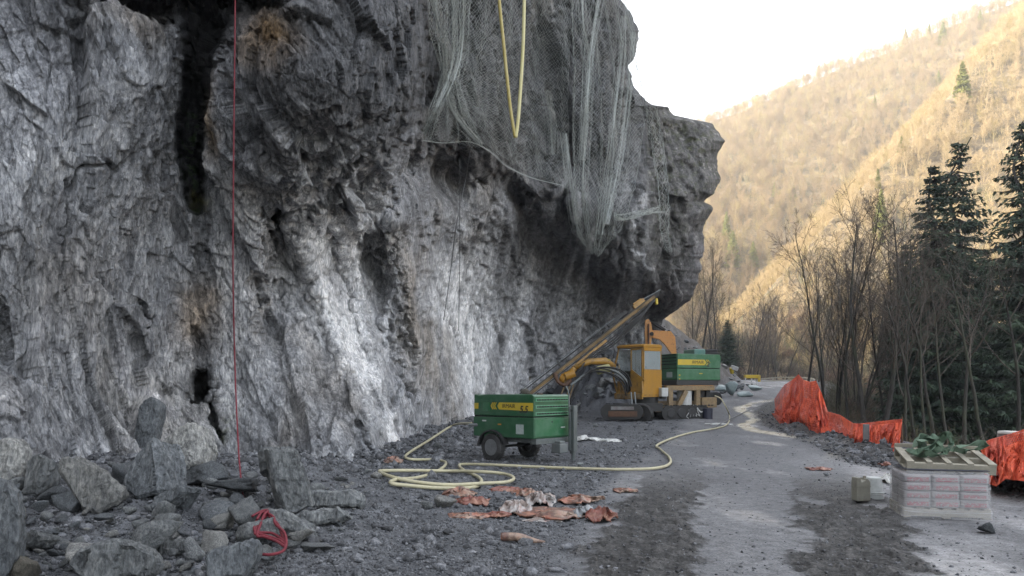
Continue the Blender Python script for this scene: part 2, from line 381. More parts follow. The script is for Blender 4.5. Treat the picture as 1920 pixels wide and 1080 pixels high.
def depth(px, py):
    wx = 16 * fbm(px / 60, py / 60, 0 * px, 31, 4) + 11 * fbm(px / 14, py / 14, 0 * px, 33, 3); wy = 16 * fbm(px / 60, py / 60, 0 * px + 9, 37, 4) + 11 * fbm(px / 14, py / 14, 0 * px + 4, 39, 3)
    x = px + wx; y = py + wy
    d = bil(px, py)
    # the near bulge stands in front of the netted face
    sx = np.interp(py, [-2000, 0, 100, 200, 260, 330, 400], [800, 800, 792, 778, 766, 742, 720]) + 0.45 * wx
    d = d + 4.0 * sg((px - sx) / 5) * sst(420, 300, py)
    # underside of the bulge
    d = d + 1.5 * line_step(x, y, [(500, 402), (560, 390), (620, 352), (700, 296), (775, 225)], 7) * sst(760, 520, py)
    # deep cleft from above
    cw = np.interp(y, [-400, 0, 60, 100, 200, 300, 385], [70, 52, 42, 26, 21, 17, 8]); cx = np.interp(y, [-400, 0, 60, 110, 200, 300, 385], [395, 395, 388, 372, 364, 358, 368])
    cl = sg((cw * 1.05 - np.abs(px + wx * .5 - cx)) / 3.2) * sst(402, 372, y)
    d = d + cl * (6.0 - 3.5 * sst(180, 380, py))
    d = d + 0.5 * near_line(x, y, [(368, 380), (378, 440), (372, 560)], 14)
    d = d + 3.0 * blob(x, y, 270, 8, 120, 26, 8, 4) + 3.4 * blob(x, y, 470, -6, 70, 34, 0, 4)
    d = d + 0.5 * blob(x, y, 372, 640, 26, 36, 12, 2.2) + 1.5 * blob(x, y, 376, 722, 17, 32, 10, 3) + 0.7 * blob(x, y, 408, 790, 10, 50, -6, 3)
    d = d + 0.8 * blob(x, y, 516, 398, 18, 14, 0, 3) + 0.35 * blob(x, y, 600, 250, 20, 14) + 0.3 * blob(x, y, 735, 215, 26, 12, -30)
    d = d + 0.3 * blob(x, y, 262, 640, 9, 26, -20, 2) + 0.45 * blob(x, y, 6, 610, 10, 44, -15, 2) + 0.25 * blob(x, y, 272, 590, 8, 30, -30, 3)
    # raised bulges on the near face
    d = d - 0.7 * blob(x, y, 570, 170, 170, 130, 10, 2) - 0.5 * blob(px, py, 120, 350, 160, 230, -12) - 0.6 * blob(px, py, 640, 820, 60, 90, 20)
    # rib between the two scooped niches
    d = d - 1.3 * near_line(x, y, [(748, 330), (752, 470), (790, 640), (870, 800)], 30) + 0.9 * near_line(x, y, [(690, 420), (700, 560), (735, 700), (770, 830)], 20)
    d = d - 0.5 * near_line(x, y, [(560, 420), (600, 560), (650, 700), (720, 860)], 16) + 0.3 * near_line(x, y, [(610, 380), (640, 560), (690, 700)], 12)
    # lower lip of the great overhang
    d = d + 2.6 * line_step(x, y, [(800, 290), (870, 320), (960, 345), (1040, 440), (1110, 505), (1200, 545), (1250, 590)], 9) * sst(900, 560, py)
    d = d + 2.0 * line_step(x, y, [(950, 335), (985, 372), (1060, 350), (1080, 470), (1130, 500)], 6) * sst(620, 420, py)
    d = d - 1.0 * near_line(x, y, [(935, 350), (960, 440), (985, 520)], 16)
    # netted face to prow
    d = d + 2.4 * sg((px - np.interp(py, [190, 300, 480, 560], [1205, 1216, 1226, 1230]) - .3 * wx) / 6) * sst(180, 210, py) * sst(600, 480, py)
    d = d - 1.5 * blob(px, py, 1290, 340, 60, 70, 0, 3) + 1.2 * line_step(x, y, [(1200, 355), (1280, 372), (1345, 366)], 6) * sst(520, 400, py)
    d = d + 0.6 * near_line(x, y, [(1015, 20), (1010, 130), (1040, 260)], 24) - 0.9 * near_line(x, y, [(1100, -100), (1105, 60), (1135, 240), (1150, 330)], 34) - 0.7 * near_line(x, y, [(900, -100), (905, 60), (890, 190), (900, 250)], 30)
    return d
def cliff_edge(py): return np.interp(py, [e[0] for e in EDG], [e[1] for e in EDG]) + 3 * vn(py / 14, 0 * py, 0 * py, 77) * sst(60, 240, np.abs(py - 900)) + 1.2 * vn(py / 4.5, 0 * py, 0 * py, 78)
def build_cliff():
    c1 = np.concatenate([np.arange(-420, -10, 14.0), np.arange(-10, 700, 2.0)])
    n2 = 310; w2 = np.linspace(0, 1, n2); nw = 30
    rows = 640
    base = 725 + np.interp(c1, [-420, 1300], [230, 60])
    NC = len(c1) + n2 + nw
    v = np.linspace(0, 1, rows)[:, None] * np.ones((1, NC))
    colx = np.concatenate([c1, 700 + w2 * 500, np.full(nw, 1200.0)])[None, :] * np.ones((rows, 1))
    # rows: a few coarse ones above the frame, fine ones inside, down to below the ground
    Dm = bil(colx, np.full_like(colx, 700.0))
    ybot = 725 + (EYE + 1.2) / Dm * F
    ytop_d = bil(colx, np.full_like(colx, -300.0)); ytop = 725 - (25 - EYE) / ytop_d * F
    ytop = np.minimum(ytop, -40)
    r0 = 0.10
    py = np.where(v < r0, ytop + (-8 - ytop) * (v / r0), -8 + (ybot + 8) * ((v - r0) / (1 - r0)))
    ed = cliff_edge(py)
    px = np.zeros_like(py); px[:, :len(c1)] = c1[None, :]
    px[:, len(c1):len(c1) + n2] = 700 + (ed[:, len(c1):len(c1) + n2] - 700) * w2[None, :]
    tw = (np.arange(1, nw + 1) / nw)[None, :]
    ee = ed[:, -nw:]
    px[:, -nw:] = ee - 230 * tw ** 1.1 - 2 * tw
    q = np.clip(px, -420, 1360); q[:, -nw:] = ee
    D = depth(q, py)
    d_e = (ed - px); d_e[:, -nw:] = 0
    D = D + 2.6 * np.exp(-np.clip(d_e, 0, 400) / 16.0)
    D[:, -nw:] += 30 * tw ** 1.25 + 0.3 * tw
    X = (px - 960) / F * D; Y = D.copy(); Z = EYE + (725 - py) / F * D
    Pn = np.stack([X, Y, Z], -1)
    du = np.gradient(Pn, axis=1); dv = np.gradient(Pn, axis=0)
    N = np.cross(dv, du); N /= np.maximum(np.linalg.norm(N, axis=-1, keepdims=True), 1e-9)
    for ax in (0, 1):
        for _ in range(3): N = (N + np.roll(N, 1, ax) + np.roll(N, -1, ax)) / 3
    N /= np.maximum(np.linalg.norm(N, axis=-1, keepdims=True), 1e-9)
    # chipped displacement in metres, elongated along the dip of the strata
    a = R(20); xr = X * math.cos(a) + Z * math.sin(a); zr = -X * math.sin(a) + Z * math.cos(a)
    wob = 0.22 * fbm(X / 1.5, Y / 1.5, Z / 1.5, 3, 3)
    sc = np.clip(Y / 15.0, 0.8, 1.45)
    Ys = np.where(Y < 15, Y, 15 + (Y - 15) * 0.38)
    f1, e1 = facets((xr + wob) / 1.5, Ys / 1.7, (zr + wob) / 4.2, 1, 1.2)
    f2, e2 = facets((xr + wob) / .52, Ys / .6, (zr + wob) / 2.0, 2, 1.3)
    f3, e3 = facets((xr + .4 * wob) / .2, Ys / .22, zr / .9, 3, 1.3)
    f4, _ = facets(X / .085, Ys / .09, Z / .22, 4, 1.2)
    low = fbm(X / 3.2, Y / 3.2, Z / 4.5, 21, 4); mid = fbm(X / .5, Ys / .5, Z / .9, 22, 4)
    smooth_zone = 0.45 + 0.55 * np.clip(1 - 1.2 * blob(px, py, 470, 620, 260, 240) - 0.9 * blob(px, py, 120, 430, 180, 200), 0, 1)
    und = sst(780, 860, px) * sst(300, 420, py) * (1 - sst(1190, 1230, px))
    stu = np.linalg.norm(du, axis=-1) / (2.0 * Y / F); stu[:, :31] /= 7; att = 1 / (1 + (np.clip(stu - 2.5, 0, 99) / 2.2) ** 2)
    for _ in range(3): att[:, 1:-1] = np.minimum(att[:, 1:-1], (att[:, :-2] + att[:, 2:]) / 2 + .05)
    whz = 1 - .5 * np.clip(near_line(px, py, [(590, 430), (600, 560), (640, 680), (720, 780), (740, 860)], 60) + near_line(px, py, [(868, 490), (862, 560), (880, 640), (915, 740), (925, 800)], 50), 0, 1)
    smooth_zone = smooth_zone * whz * (.30 + .70 * att)
    disp = (0.22 - .08 * und) * low + sc * smooth_zone * ((0.40 - .25 * und) * f1 + (0.15 - .04 * und) * f2 + 0.075 * f3 * (.15 + .85 * att)) + 0.030 * sc * f4 * att + (0.035 + .02 * und) * mid * sc
    rc = np.abs(fbm(xr * .55 + .3 * wob, Ys * .5, zr * .16, 81, 5)); crk = np.exp(-(rc / .018) ** 2) * sst(-.15, .25, fbm(X * .4, Ys * .4, Z * .4, 82, 3))
    disp -= .16 * crk * sc
    disp -= sc * 0.07 * np.exp(-e2 / 0.05) * sst(-.1, .3, low + mid)
    disp = disp * np.where(np.arange(NC)[None, :] >= NC - nw, 0.6, 1.0)
    fade = sst(0, 40, d_e) * 0.75 + 0.25; fade[:, -nw:] = 0.4
    V = -np.stack([X, Y, Z - EYE], -1); V /= np.linalg.norm(V, axis=-1, keepdims=True)
    facing = np.clip((N * V).sum(-1), 0, 1)
    mixv = (0.15 + 1.6 * (1 - facing) ** 1.5)[..., None]
    Dr = N + V * mixv; Dr /= np.linalg.norm(Dr, axis=-1, keepdims=True)
    sm = disp.copy()
    for _ in range(3):
        sm[:, 1:-1] = (sm[:, :-2] + 2 * sm[:, 1:-1] + sm[:, 2:]) / 4; sm[1:-1] = (sm[:-2] + 2 * sm[1:-1] + sm[2:]) / 4
    wgt = sst(16, 30, Y) * 0.6 + 0.05
    disp = disp * (1 - wgt) + sm * wgt
    Pn = Pn + Dr * (disp * fade)[..., None]
    # colours of the rock and some painted shade: dusty fresh cut, calcite streaks, dark weathered skin, clay, moss
    wx = 26 * fbm(px / 50, py / 70, 0 * px, 41, 4); wy = 40 * fbm(px / 50, py / 70, 0 * px + 5, 43, 4)
    x = px + wx; y = py + wy
    c = np.array([0.255, 0.262, 0.278])[None, None, :] * np.ones(px.shape + (1,))
    def put(m, col, k=1.0):
        nonlocal c
        m = np.clip(m * k, 0, 1)[..., None]; c = c * (1 - m) + np.array(col) * m
    DARK = (0.074, 0.076, 0.081); PALE = (0.56, 0.565, 0.58); WHITE = (0.85, 0.85, 0.86); TAN = (0.31, 0.27, 0.225); BLUE = (0.19, 0.20, 0.225)
    st = fbm(X * 2.2 + Z * .5, Y * .8, Z * .35, 51, 4)
    big = fbm(X / 2.5, Y / 2.5, Z / 4, 52, 4)
    put(sst(-.1, .5, big), BLUE, .6); put(sst(.15, .6, -big), TAN, .55); put(sst(.1, .5, fbm(X / 1.1, Y / 1.1, Z / 1.6, 57, 4)) * sst(100, 300, py), (.42, .425, .44), .55); put(sst(.1, .45, fbm(X / 1.4 + 7, Y / 1.4, Z / 1.8, 58, 4)), (.135, .14, .155), .6)
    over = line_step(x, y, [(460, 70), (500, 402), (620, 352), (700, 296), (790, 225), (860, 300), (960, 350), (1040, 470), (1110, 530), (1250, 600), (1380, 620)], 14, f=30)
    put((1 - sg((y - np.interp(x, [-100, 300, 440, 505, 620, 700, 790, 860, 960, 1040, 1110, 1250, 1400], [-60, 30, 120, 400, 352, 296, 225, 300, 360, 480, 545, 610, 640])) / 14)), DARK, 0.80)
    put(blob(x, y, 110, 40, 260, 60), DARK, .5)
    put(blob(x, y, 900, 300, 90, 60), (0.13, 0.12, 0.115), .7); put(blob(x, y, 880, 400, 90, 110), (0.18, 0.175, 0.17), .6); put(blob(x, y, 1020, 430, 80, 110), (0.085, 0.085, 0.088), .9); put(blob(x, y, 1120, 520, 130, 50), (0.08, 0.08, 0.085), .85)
    # pale lower face
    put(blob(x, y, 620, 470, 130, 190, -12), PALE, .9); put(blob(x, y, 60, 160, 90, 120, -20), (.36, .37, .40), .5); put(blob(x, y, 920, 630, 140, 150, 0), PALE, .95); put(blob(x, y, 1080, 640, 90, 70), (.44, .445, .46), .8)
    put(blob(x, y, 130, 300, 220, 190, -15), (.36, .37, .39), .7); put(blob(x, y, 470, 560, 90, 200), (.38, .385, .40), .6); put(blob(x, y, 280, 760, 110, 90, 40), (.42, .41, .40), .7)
    stp = sst(-.25, .45, st)
    def line(pts, w, col, k):
        put(near_line(x, y, pts, w) * (0.35 + 0.65 * stp), col, k)
    line([(590, 430), (600, 560), (640, 680), (720, 780), (740, 860)], 26, WHITE, 1.3); line([(660, 400), (648, 520), (655, 620), (700, 740)], 26, WHITE, 1.2); line([(620, 330), (640, 450), (625, 560)], 40, (.42, .42, .44), .7)
    line([(868, 490), (862, 560), (880, 640), (915, 740), (925, 800)], 46, WHITE, 1.7); line([(930, 560), (938, 640), (960, 720)], 34, (.7, .71, .74), 1.0); line([(985, 560), (975, 660)], 16, (.5, .5, .54), .5); line([(1010, 600), (1030, 700)], 40, (.3, .3, .33), .5)
    line([(760, 430), (770, 600), (800, 720)], 26, TAN, .9); line([(800, 600), (850, 740), (890, 830)], 30, (.23, .20, .165), .8)
    line([(800, 300), (790, 500), (810, 560)], 30, (.2, .2, .21), .5)
    line([(262, 600), (240, 660), (260, 720), (330, 800)], 16, (.45, .45, .49), .7); line([(90, 560), (60, 660)], 14, (.33, .33, .36), .6)
    put(blob(x, y, 500, 72, 42, 34, 10), (0.24, 0.14, 0.045), .8); put(blob(x, y, 394, 225, 17, 60), (0.24, 0.15, 0.06), .85); put(blob(x, y, 372, 590, 40, 55), (.27, .19, .11), .6); put(blob(x, y, 120, 540, 90, 100), (.2, .18, .155), .45)
    put(blob(x, y, 250, 45, 60, 30), (.3, .26, .22), .5)
    # moss of the cleft; shade of cleft, holes and overhang painted black
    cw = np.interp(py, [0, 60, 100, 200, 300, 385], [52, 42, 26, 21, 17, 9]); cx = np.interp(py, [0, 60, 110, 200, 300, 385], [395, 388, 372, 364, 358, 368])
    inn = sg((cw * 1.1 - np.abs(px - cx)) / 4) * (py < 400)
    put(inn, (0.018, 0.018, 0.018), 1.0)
    put(blob(x, y, 290, 6, 110, 26, 8, 4), (.03, .03, .03), .85); put(blob(x, y, 455, 0, 60, 34, 0, 4), (.03, .03, .03), .85)  # overhang shade at the wall top put into the tint
    mo = fbm(X * 5, Y * 3, Z * 5, 61, 4)
    put(inn * sst(0, .3, mo) * sst(150, 260, py), (0.030, 0.055, 0.014), 1.0)
    put(blob(x, y, 372, 382, 12, 10), (.13, .12, .03), 1.0); put(blob(x, y, 410, 800, 14, 40) * sst(-.1, .3, mo), (.07, .09, .015), .9); put(blob(x, y, 372, 725, 22, 34), (.025, .025, .024), .9); put(blob(x, y, 385, 650, 20, 40), (.04, .04, .04), .5)
    # lichen and ivy green on the prow
    prow = sst(1205, 1225, px) * sst(160, 230, py)
    put(prow, (0.12, 0.115, 0.11), .8); put(prow * sst(.05, .4, mo) * sst(600, 300, py), (0.075, 0.085, 0.035), .6); put(prow * sst(.25, .55, fbm(X * 3, Y * 3, Z * 4, 63, 5)), (.34, .33, .32), .8)
    put(blob(x, y, 1310, 460, 18, 80, -6), (.24, .23, .24), .7); put(blob(x, y, 1255, 560, 60, 40), (.13, .12, .125), .6)
    ln = fbm((px - 1000) / 26 + (py - 600) * .008, 0 * px, py / 260, 55, 4); put(sst(.0, .45, ln) * und, (.58, .585, .60), .85); put(sst(.05, .4, -ln) * und, (.14, .14, .145), .6)
    put(sst(.2, .5, st) * sst(780, 800, px) * sst(500, 420, py) * sst(1230, 1200, px), (.34, .33, .32), .5)
    sp = fbm(X * 6, Ys * 6, Z * 4, 71, 4); c = c * (1 + 0.24 * f3 + .14 * f2 + .5 * sp + .16 * f4)[..., None]; c = c * (1 - .6 * crk)[..., None]
    c = c * (1 - .45 * np.exp(-e3 / .04) * sst(-.05, .25, mid))[..., None]
    me = mesh_from('cliff', Pn.reshape(-1, 3), grid_faces(rows, NC))
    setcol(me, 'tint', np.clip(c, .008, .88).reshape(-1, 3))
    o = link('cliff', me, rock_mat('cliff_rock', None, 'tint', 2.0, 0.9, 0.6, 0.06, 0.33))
    return tag(o, kind='structure'), Pn, px, py
cliff, CP, CPX, CPY = build_cliff()
def _net_depth():
    # nearest rock to the eye, widened, so that nets hang clear of every lump
    q = CP.reshape(-1, 3); qx = 960 + q[:, 0] / q[:, 1] * F; qy = 725 - (q[:, 2] - EYE) / q[:, 1] * F
    i = ((qx + 420) / 10).astype(int); j = ((qy + 1400) / 10).astype(int); ok = (i >= 0) & (i < len(gxs)) & (j >= 0) & (j < len(gys)) & (q[:, 1] < 60)
    M = DT + 4.0 * sg((gxs[None, :] - 798) / 6) - .6; A = np.full_like(M, 1e9); np.minimum.at(A, (j[ok], i[ok]), q[ok, 1]); A = np.where(A > 1e8, M, A)
    nr = gxs > 800
    B = A.copy()
    for dj in (-1, 0, 1):
        for di in (-1, 0, 1):
            Sh = np.roll(np.roll(A, dj, 0), di, 1); Sh[:, ~nr] = 1e9; B = np.minimum(B, Sh)
    B[:, ~nr] = np.minimum(B[:, ~nr], 1e9)
    k = int((800 + 420) / 10); B[:, k - 3:k + 1] = B[:, k + 1:k + 2]
    return _blur(_blur(B, 2, 0), 1, 1)
ND = _net_depth()
def nbil(px, py):
    u = np.clip((px - gxs[0]) / 10, 0, len(gxs) - 1.001); v = np.clip((py - gys[0]) / 10, 0, len(gys) - 1.001)
    i = u.astype(int); j = v.astype(int); fu = u - i; fv = v - j
    return (ND[j, i] * (1 - fu) + ND[j, i + 1] * fu) * (1 - fv) + (ND[j + 1, i] * (1 - fu) + ND[j + 1, i + 1] * fu) * fv
def face(px, py, off=0.3):
    """a point in front of the cliff seen at a pixel, pulled off metres towards the eye"""
    d = depth(np.array([float(px)]), np.array([float(py)]))[0] - off
    return P(px, py, d)

# the mountain the cliff is cut into (above and behind, never in the frame)
def build_mountain():
    xs = np.concatenate([np.linspace(-330, -60, 40), np.linspace(-56, 30, 60)]); ys = np.linspace(-140, 270, 110)
    X, Y = np.meshgrid(xs, ys)
    lim = np.interp(Y, [-140, 0, 12, 20, 30, 45, 60, 100, 270], [-14, -14, -13, -9, -5, 0, 4.5, 8, 15])     # toe of the mountain body
    d = lim - X
    top = 25 + 0.95 * d
    z = np.where(Y < 8, np.minimum(1.0 * 3.2 * d, 25 + 0.9 * d), np.where(Y < 60, 24.5 + 0.8 * (d - 1), 0.9 * d + 2))
    z = np.where(d < 0, -20 + 0 * z, z)
    z = np.minimum(z, 106 - 0.10 * np.maximum(Y - 150, 0)) 
    z = z * sst(330, 200, Y) + 3 * fbm(X / 20, Y / 20, 0 * X, 91, 4) * sst(2, 10, d)
    me = mesh_from('mountainside', np.stack([X, Y, z], -1).reshape(-1, 3), grid_faces(len(ys), len(xs)), True)
    return tag(link('mountainside', me, rock_mat('mountain_rock', (0.13, 0.12, 0.10), None, 0.2, 0.5)), kind='structure')
build_mountain()
# ---------------------------------------------------------------- ground, road, valley and slopes
def ground_masks(X, Y):
    """asphalt dust, mud tracks, silt, wet patches as they lie on the road"""
    n1 = fbm(X * .9, Y * .35, 0 * X, 101, 5); n2 = fbm(X * 3, Y * 2, 0 * X, 102, 4); n3 = fbm(X * 9, Y * 9, 0 * X, 103, 3)
    pxx = 960 + X / Y * F
    # road centre line in world X
    yc = [3, 6, 8, 10, 14, 20, 30, 40, 60, 85]; xl = [0.9, 1.55, 1.9, 2.35, 3.3, 4.9, 7.7, 10.4, 16.0, 26]
    rl = np.interp(Y, yc, xl)
    lt = sst(.66, .50, np.abs(X - rl + .55) + .35 * n1 + .3 * n2 + .12 * n3) * sst(17, 11, Y) * sst(-.6, -.2, n2 + .25 * np.sin(Y * 1.3) + .35)
    rr = np.interp(Y, yc, [1.9, 2.7, 3.3, 4.1, 5.6, 7.7, 11, 14, 21, 31])
    rt = sst(.72, .56, np.abs(X - rr + .1 - .2) + .35 * n1 + .3 * n2 + .12 * n3) * sst(16, 11, Y) * sst(-.5, -.1, n2 + .3 * np.sin(Y * .9 + 1) + .25)
    mud = np.clip(lt + rt, 0, 1)
    xe = np.interp(Y, EDGE_Y, EDGE_X)
    silt = sst(.42, .16, np.abs(X - (xe - 2.2 - .9 * sst(20, 45, Y) + .6 * np.sin(Y * .35)) + .4 * n1)) * sst(17, 22, Y) * sst(60, 48, Y)
    pale = sst(-.1, .35, n1 + .2) * sst(rr + .1, rr + 1.0, X) * sst(xe - .1, xe - 1.2, X)
    bo = np.interp(Y, [12, 17, 48], [1.4, 2.1, 2.5]); berm = sst(xe - bo - .3, xe - bo + .2, X + .3 * n1 + .2 * n2)
    gravel = sst(rl - 1.2, rl - 1.9, X + .6 * n1)
    road = (1 - gravel) * (1 - berm)
    return n1, n2, n3, mud, silt, pale, berm, gravel, road
def build_ground():
    cx = np.concatenate([np.linspace(-4500, -1300, 14), np.linspace(-1250, -60, 60), np.arange(-50, 1980, 2.6), np.linspace(2000, 3200, 50), np.linspace(3300, 7000, 14)])
    ry = np.concatenate([np.array([735.5, 736.2, 737]), np.arange(738, 800, 0.9), np.arange(800, 1090, 1.35), np.linspace(1095, 1500, 60), np.linspace(1550, 5200, 30)])
    # radial range: keep the ring inside 3..150 m and use py only to space it
    Yr = EYE * F / (ry - 725)
    Yr = np.unique(np.concatenate([Yr[Yr < 160], np.linspace(50, 150, 90)]))
    px, Y = np.meshgrid(cx, Yr); X = (px - 960) / F * Y
    Z = ground_z(X, Y)
    n1, n2, n3, mud, silt, pale, berm, gravel, road = ground_masks(X, Y)
    near = sst(70, 30, Y)
    f, e = facets(X / .16, Y / .16, 0 * X, 110, 1.0)
    ff, e2 = facets(X / .06, Y / .06, 0 * X, 112, 1.0)
    tread = np.sin((Y + .12 * np.abs(X)) * 2 * math.pi / .13)
    Z = Z + near * (0.03 * n1 + mud * (0.012 * tread + 0.022 * f + .010 * ff + .02 * n3 + .012) + gravel * (.04 * n2 + .012 * f + .006 * ff) + berm * (.03 * f + .10 * n2) + road * .004 * n3)
    # rubble heap under the rocks at left and the talus behind the drill
    heap = 0.40 * np.exp(-((X + 3.9 - .18 * (Y - 9)) / 1.9) ** 2 - ((Y - 10.8) / 3.2) ** 2) + 0.5 * np.exp(-((X + 7.2) / 1.8) ** 2 - ((Y - 11.5) / 3.0) ** 2)
    foot = 0.30 * sst(1.6, 0, X - np.interp(Y, [12, 15, 18, 26, 34, 45, 52], [-4.5, -4.0, -2.9, -2.6, -1.4, 1.4, 5])) * sst(11, 14, Y) * sst(56, 50, Y)
    back = 2.6 * np.exp(-((X - 6.3) / 3.0) ** 2 - ((Y - 49) / 5) ** 2)
    bf, _ = facets(X / .9, Y / 1.1, 0 * X, 140, 1.1); back = back * (1 + .35 * bf); Z = Z + heap * (1 + .25 * n2) + foot * (1 + .3 * n2) + back * (1 + .25 * n2)
    rub = np.clip(heap + foot + back * .7 + sst(0, 2, np.interp(Y, TAL_Y, TAL_X) - X) * sst(50, 58, Y), 0, 1)
    Z = Z + rub * (.03 * f + .01 * ff) * sst(60, 40, Y) + sst(0, 1.5, np.interp(Y, TAL_Y, TAL_X) - X) * sst(50, 58, Y) * (.5 * fbm(X / 1.6, Y / 1.6, 0 * X, 130, 4) + .35 * fbm(X / .5, Y / .8, 0 * X, 131, 3))
    c = np.array([0.085, 0.088, 0.097])[None, None, :] * np.ones(X.shape + (1,))
    def put(m, col, k=1.0):
        nonlocal c
        m = np.clip(m * k, 0, 1)[..., None]; c = c * (1 - m) + np.array(col) * m
    put(road, (0.112, 0.114, 0.120)); put(road * sst(0, .5, n1), (.155, .156, .161), .7); put(road * sst(.05, .5, -n1), (.08, .08, .086), .6)
    put(gravel, (0.062, 0.065, 0.071)); put(gravel * sst(-.1, .4, n2), (0.10, 0.104, 0.112), .7)
    put(pale * road, (.25, .25, .255), .55); put(silt, (.33, .29, .20), .85 ); put(silt * sst(0, .4, n2), (.45, .43, .38), .6)
    put(berm, (0.045, 0.043, 0.042)); put(mud, (0.027, 0.026, 0.025), .97)
    put(rub, (0.11, 0.115, 0.125), .8)
    tal = sst(0, 1.5, np.interp(Y, TAL_Y, TAL_X) - X) * sst(56, 66, Y); put(tal, (.060, .050, .043), .92); put(tal * sst(.1, .4, n2), (.12, .115, .11), .8)
    xe = np.interp(Y, EDGE_Y, EDGE_X); off = sst(0, 2, X - xe) ; off = np.maximum(off, sst(93, 96, Y) * (1 - tal))
    put(off, (0.085, 0.066, 0.045)); put(off * sst(0, .4, n2), (0.05, 0.055, 0.025), .6)
    pud = sst(1.0, .8, np.hypot((X - 4.95) / .42, (Y - 7.75) / .5) + .25 * n2) * sst(5, 6, Y); put(mud * sst(.0, .3, n3), (.062, .06, .058), .8)
    wet = np.clip(road * sst(.10, .5, fbm(X * .8, Y * .3, 0 * X + 3, 120, 4)) * .8 + pale * road * .5 + silt * .5, 0, 1) * (1 - mud)
    c = c * (1 + .22 * n3)[..., None]
    me = mesh_from('ground', np.stack([X, Y, Z], -1).reshape(-1, 3), grid_faces(len(Yr), len(cx)))
    setcol(me, 'tint', np.clip(c, .01, .8).reshape(-1, 3)); setf(me, 'wet', wet)
    m, n, b = new_mat('ground')
    tc = nd(n, 'ShaderNodeTexCoord'); at = nd(n, 'ShaderNodeAttribute', attribute_name='tint'); aw = nd(n, 'ShaderNodeAttribute', attribute_name='wet')
    q1 = nd(n, 'ShaderNodeTexNoise', i_Scale=7.0, i_Detail=10.0, i_Roughness=0.75); q2 = nd(n, 'ShaderNodeTexNoise', i_Scale=45.0, i_Detail=4.0, i_Roughness=0.7)
    q3 = nd(n, 'ShaderNodeTexVoronoi', i_Scale=26.0)
    for q in (q1, q2, q3): n.links.new(tc.outputs['Object'], q.inputs['Vector'])
    r1 = rampn(n, [(0.3, (.55, .55, .55)), (0.5, (1, 1, 1)), (0.72, (1.5, 1.5, 1.5))]); n.links.new(q1.outputs[0], r1.inputs[0])
    r2 = rampn(n, [(0.3, (.5, .5, .5)), (0.52, (1, 1, 1)), (0.72, (1.9, 1.9, 1.9))]); n.links.new(q2.outputs[0], r2.inputs[0])
    cc = mixc(n, at.outputs['Color'], r1.outputs[0], 1.0, 'MULTIPLY'); cc = mixc(n, cc, r2.outputs[0], 0.8, 'MULTIPLY')
    wm = nd(n, 'ShaderNodeMath', operation='MULTIPLY'); n.links.new(aw.outputs['Fac'], wm.inputs[0]); n.links.new(r1.outputs[0], wm.inputs[1])
    n.links.new(cc, b.inputs['Base Color'])
    rg = nd(n, 'ShaderNodeMapRange', i_1=0.15, i_2=1.0, i_3=0.9, i_4=0.22); n.links.new(wm.outputs[0], rg.inputs[0]); n.links.new(rg.outputs[0], b.inputs['Roughness'])
    hh = nd(n, 'ShaderNodeMath', operation='MULTIPLY_ADD', i_1=0.5); n.links.new(q3.outputs[0], hh.inputs[0]); n.links.new(q1.outputs[0], hh.inputs[2])
    st = nd(n, 'ShaderNodeMapRange', i_1=0.1, i_2=0.8, i_3=0.8, i_4=0.12); n.links.new(aw.outputs['Fac'], st.inputs[0])
    bp = nd(n, 'ShaderNodeBump', i_Distance=0.03); n.links.new(hh.outputs[0], bp.inputs['Height']); n.links.new(st.outputs[0], bp.inputs['Strength'])
    n.links.new(bp.outputs[0], b.inputs['Normal'])
    GX, GY, GZm = X, Y, Z
    o = tag(link('ground', me, m), kind='structure')
    # the rest of the land: one wide sheet with the hills, left open where the detailed ground lies
    xs = np.concatenate([np.linspace(-420, -60, 30), np.linspace(-50, 420, 190), np.linspace(430, 600, 12)]); ys = np.concatenate([np.linspace(-200, -10, 20), np.linspace(0, 440, 190), np.linspace(450, 620, 12)])
    X, Y = np.meshgrid(xs, ys); Z = ground_z(X, Y)
    inner = (Y < 132) & (Y > -10) & (np.abs(X) < 6 * np.abs(Y) + 60)
    Z = np.where(Y < 135, Z - 1.2, Z); Z = np.where(Y > 385, np.minimum(Z, 300), Z)
    Z = np.maximum(Z, -40)
    me = mesh_from('hills', np.stack([X, Y, Z], -1).reshape(-1, 3), grid_faces(len(ys), len(xs)), True)
    m2, n, b = new_mat('leaf_litter_slope')
    tc = nd(n, 'ShaderNodeTexCoord'); q1 = nd(n, 'ShaderNodeTexNoise', i_Scale=0.09, i_Detail=12.0, i_Roughness=0.75); q2 = nd(n, 'ShaderNodeTexNoise', i_Scale=1.2, i_Detail=8.0, i_Roughness=0.75)
    for q in (q1, q2): n.links.new(tc.outputs['Object'], q.inputs['Vector'])
    r1 = rampn(n, [(0.36, (.075, .075, .035)), (0.48, (.16, .125, .08)), (0.66, (.24, .19, .125))]); n.links.new(q1.outputs[0], r1.inputs[0])
    r2 = rampn(n, [(0.3, (.45, .45, .45)), (0.55, (1, 1, 1)), (0.75, (1.5, 1.45, 1.3))]); n.links.new(q2.outputs[0], r2.inputs[0])
    n.links.new(mixc(n, r1.outputs[0], r2.outputs[0], 1.0, 'MULTIPLY'), b.inputs['Base Color']); b.inputs['Roughness'].default_value = 0.95
    bp = nd(n, 'ShaderNodeBump', i_Strength=1.0, i_Distance=1.0); n.links.new(q2.outputs[0], bp.inputs['Height']); n.links.new(bp.outputs[0], b.inputs['Normal'])
    tag(link('hills', me, m2), kind='structure')
    return GX, GY, GZm
GX, GY, GZM = build_ground()
_cx = (GX[0] / GY[0, 0] * F + 960)
def top_z(x, y):
    """height of the finished near ground"""
    r = int(np.argmin(np.abs(GY[:, 0] - y))); c = int(np.argmin(np.abs(GX[r] - x)))
    return float(GZM[r, c])
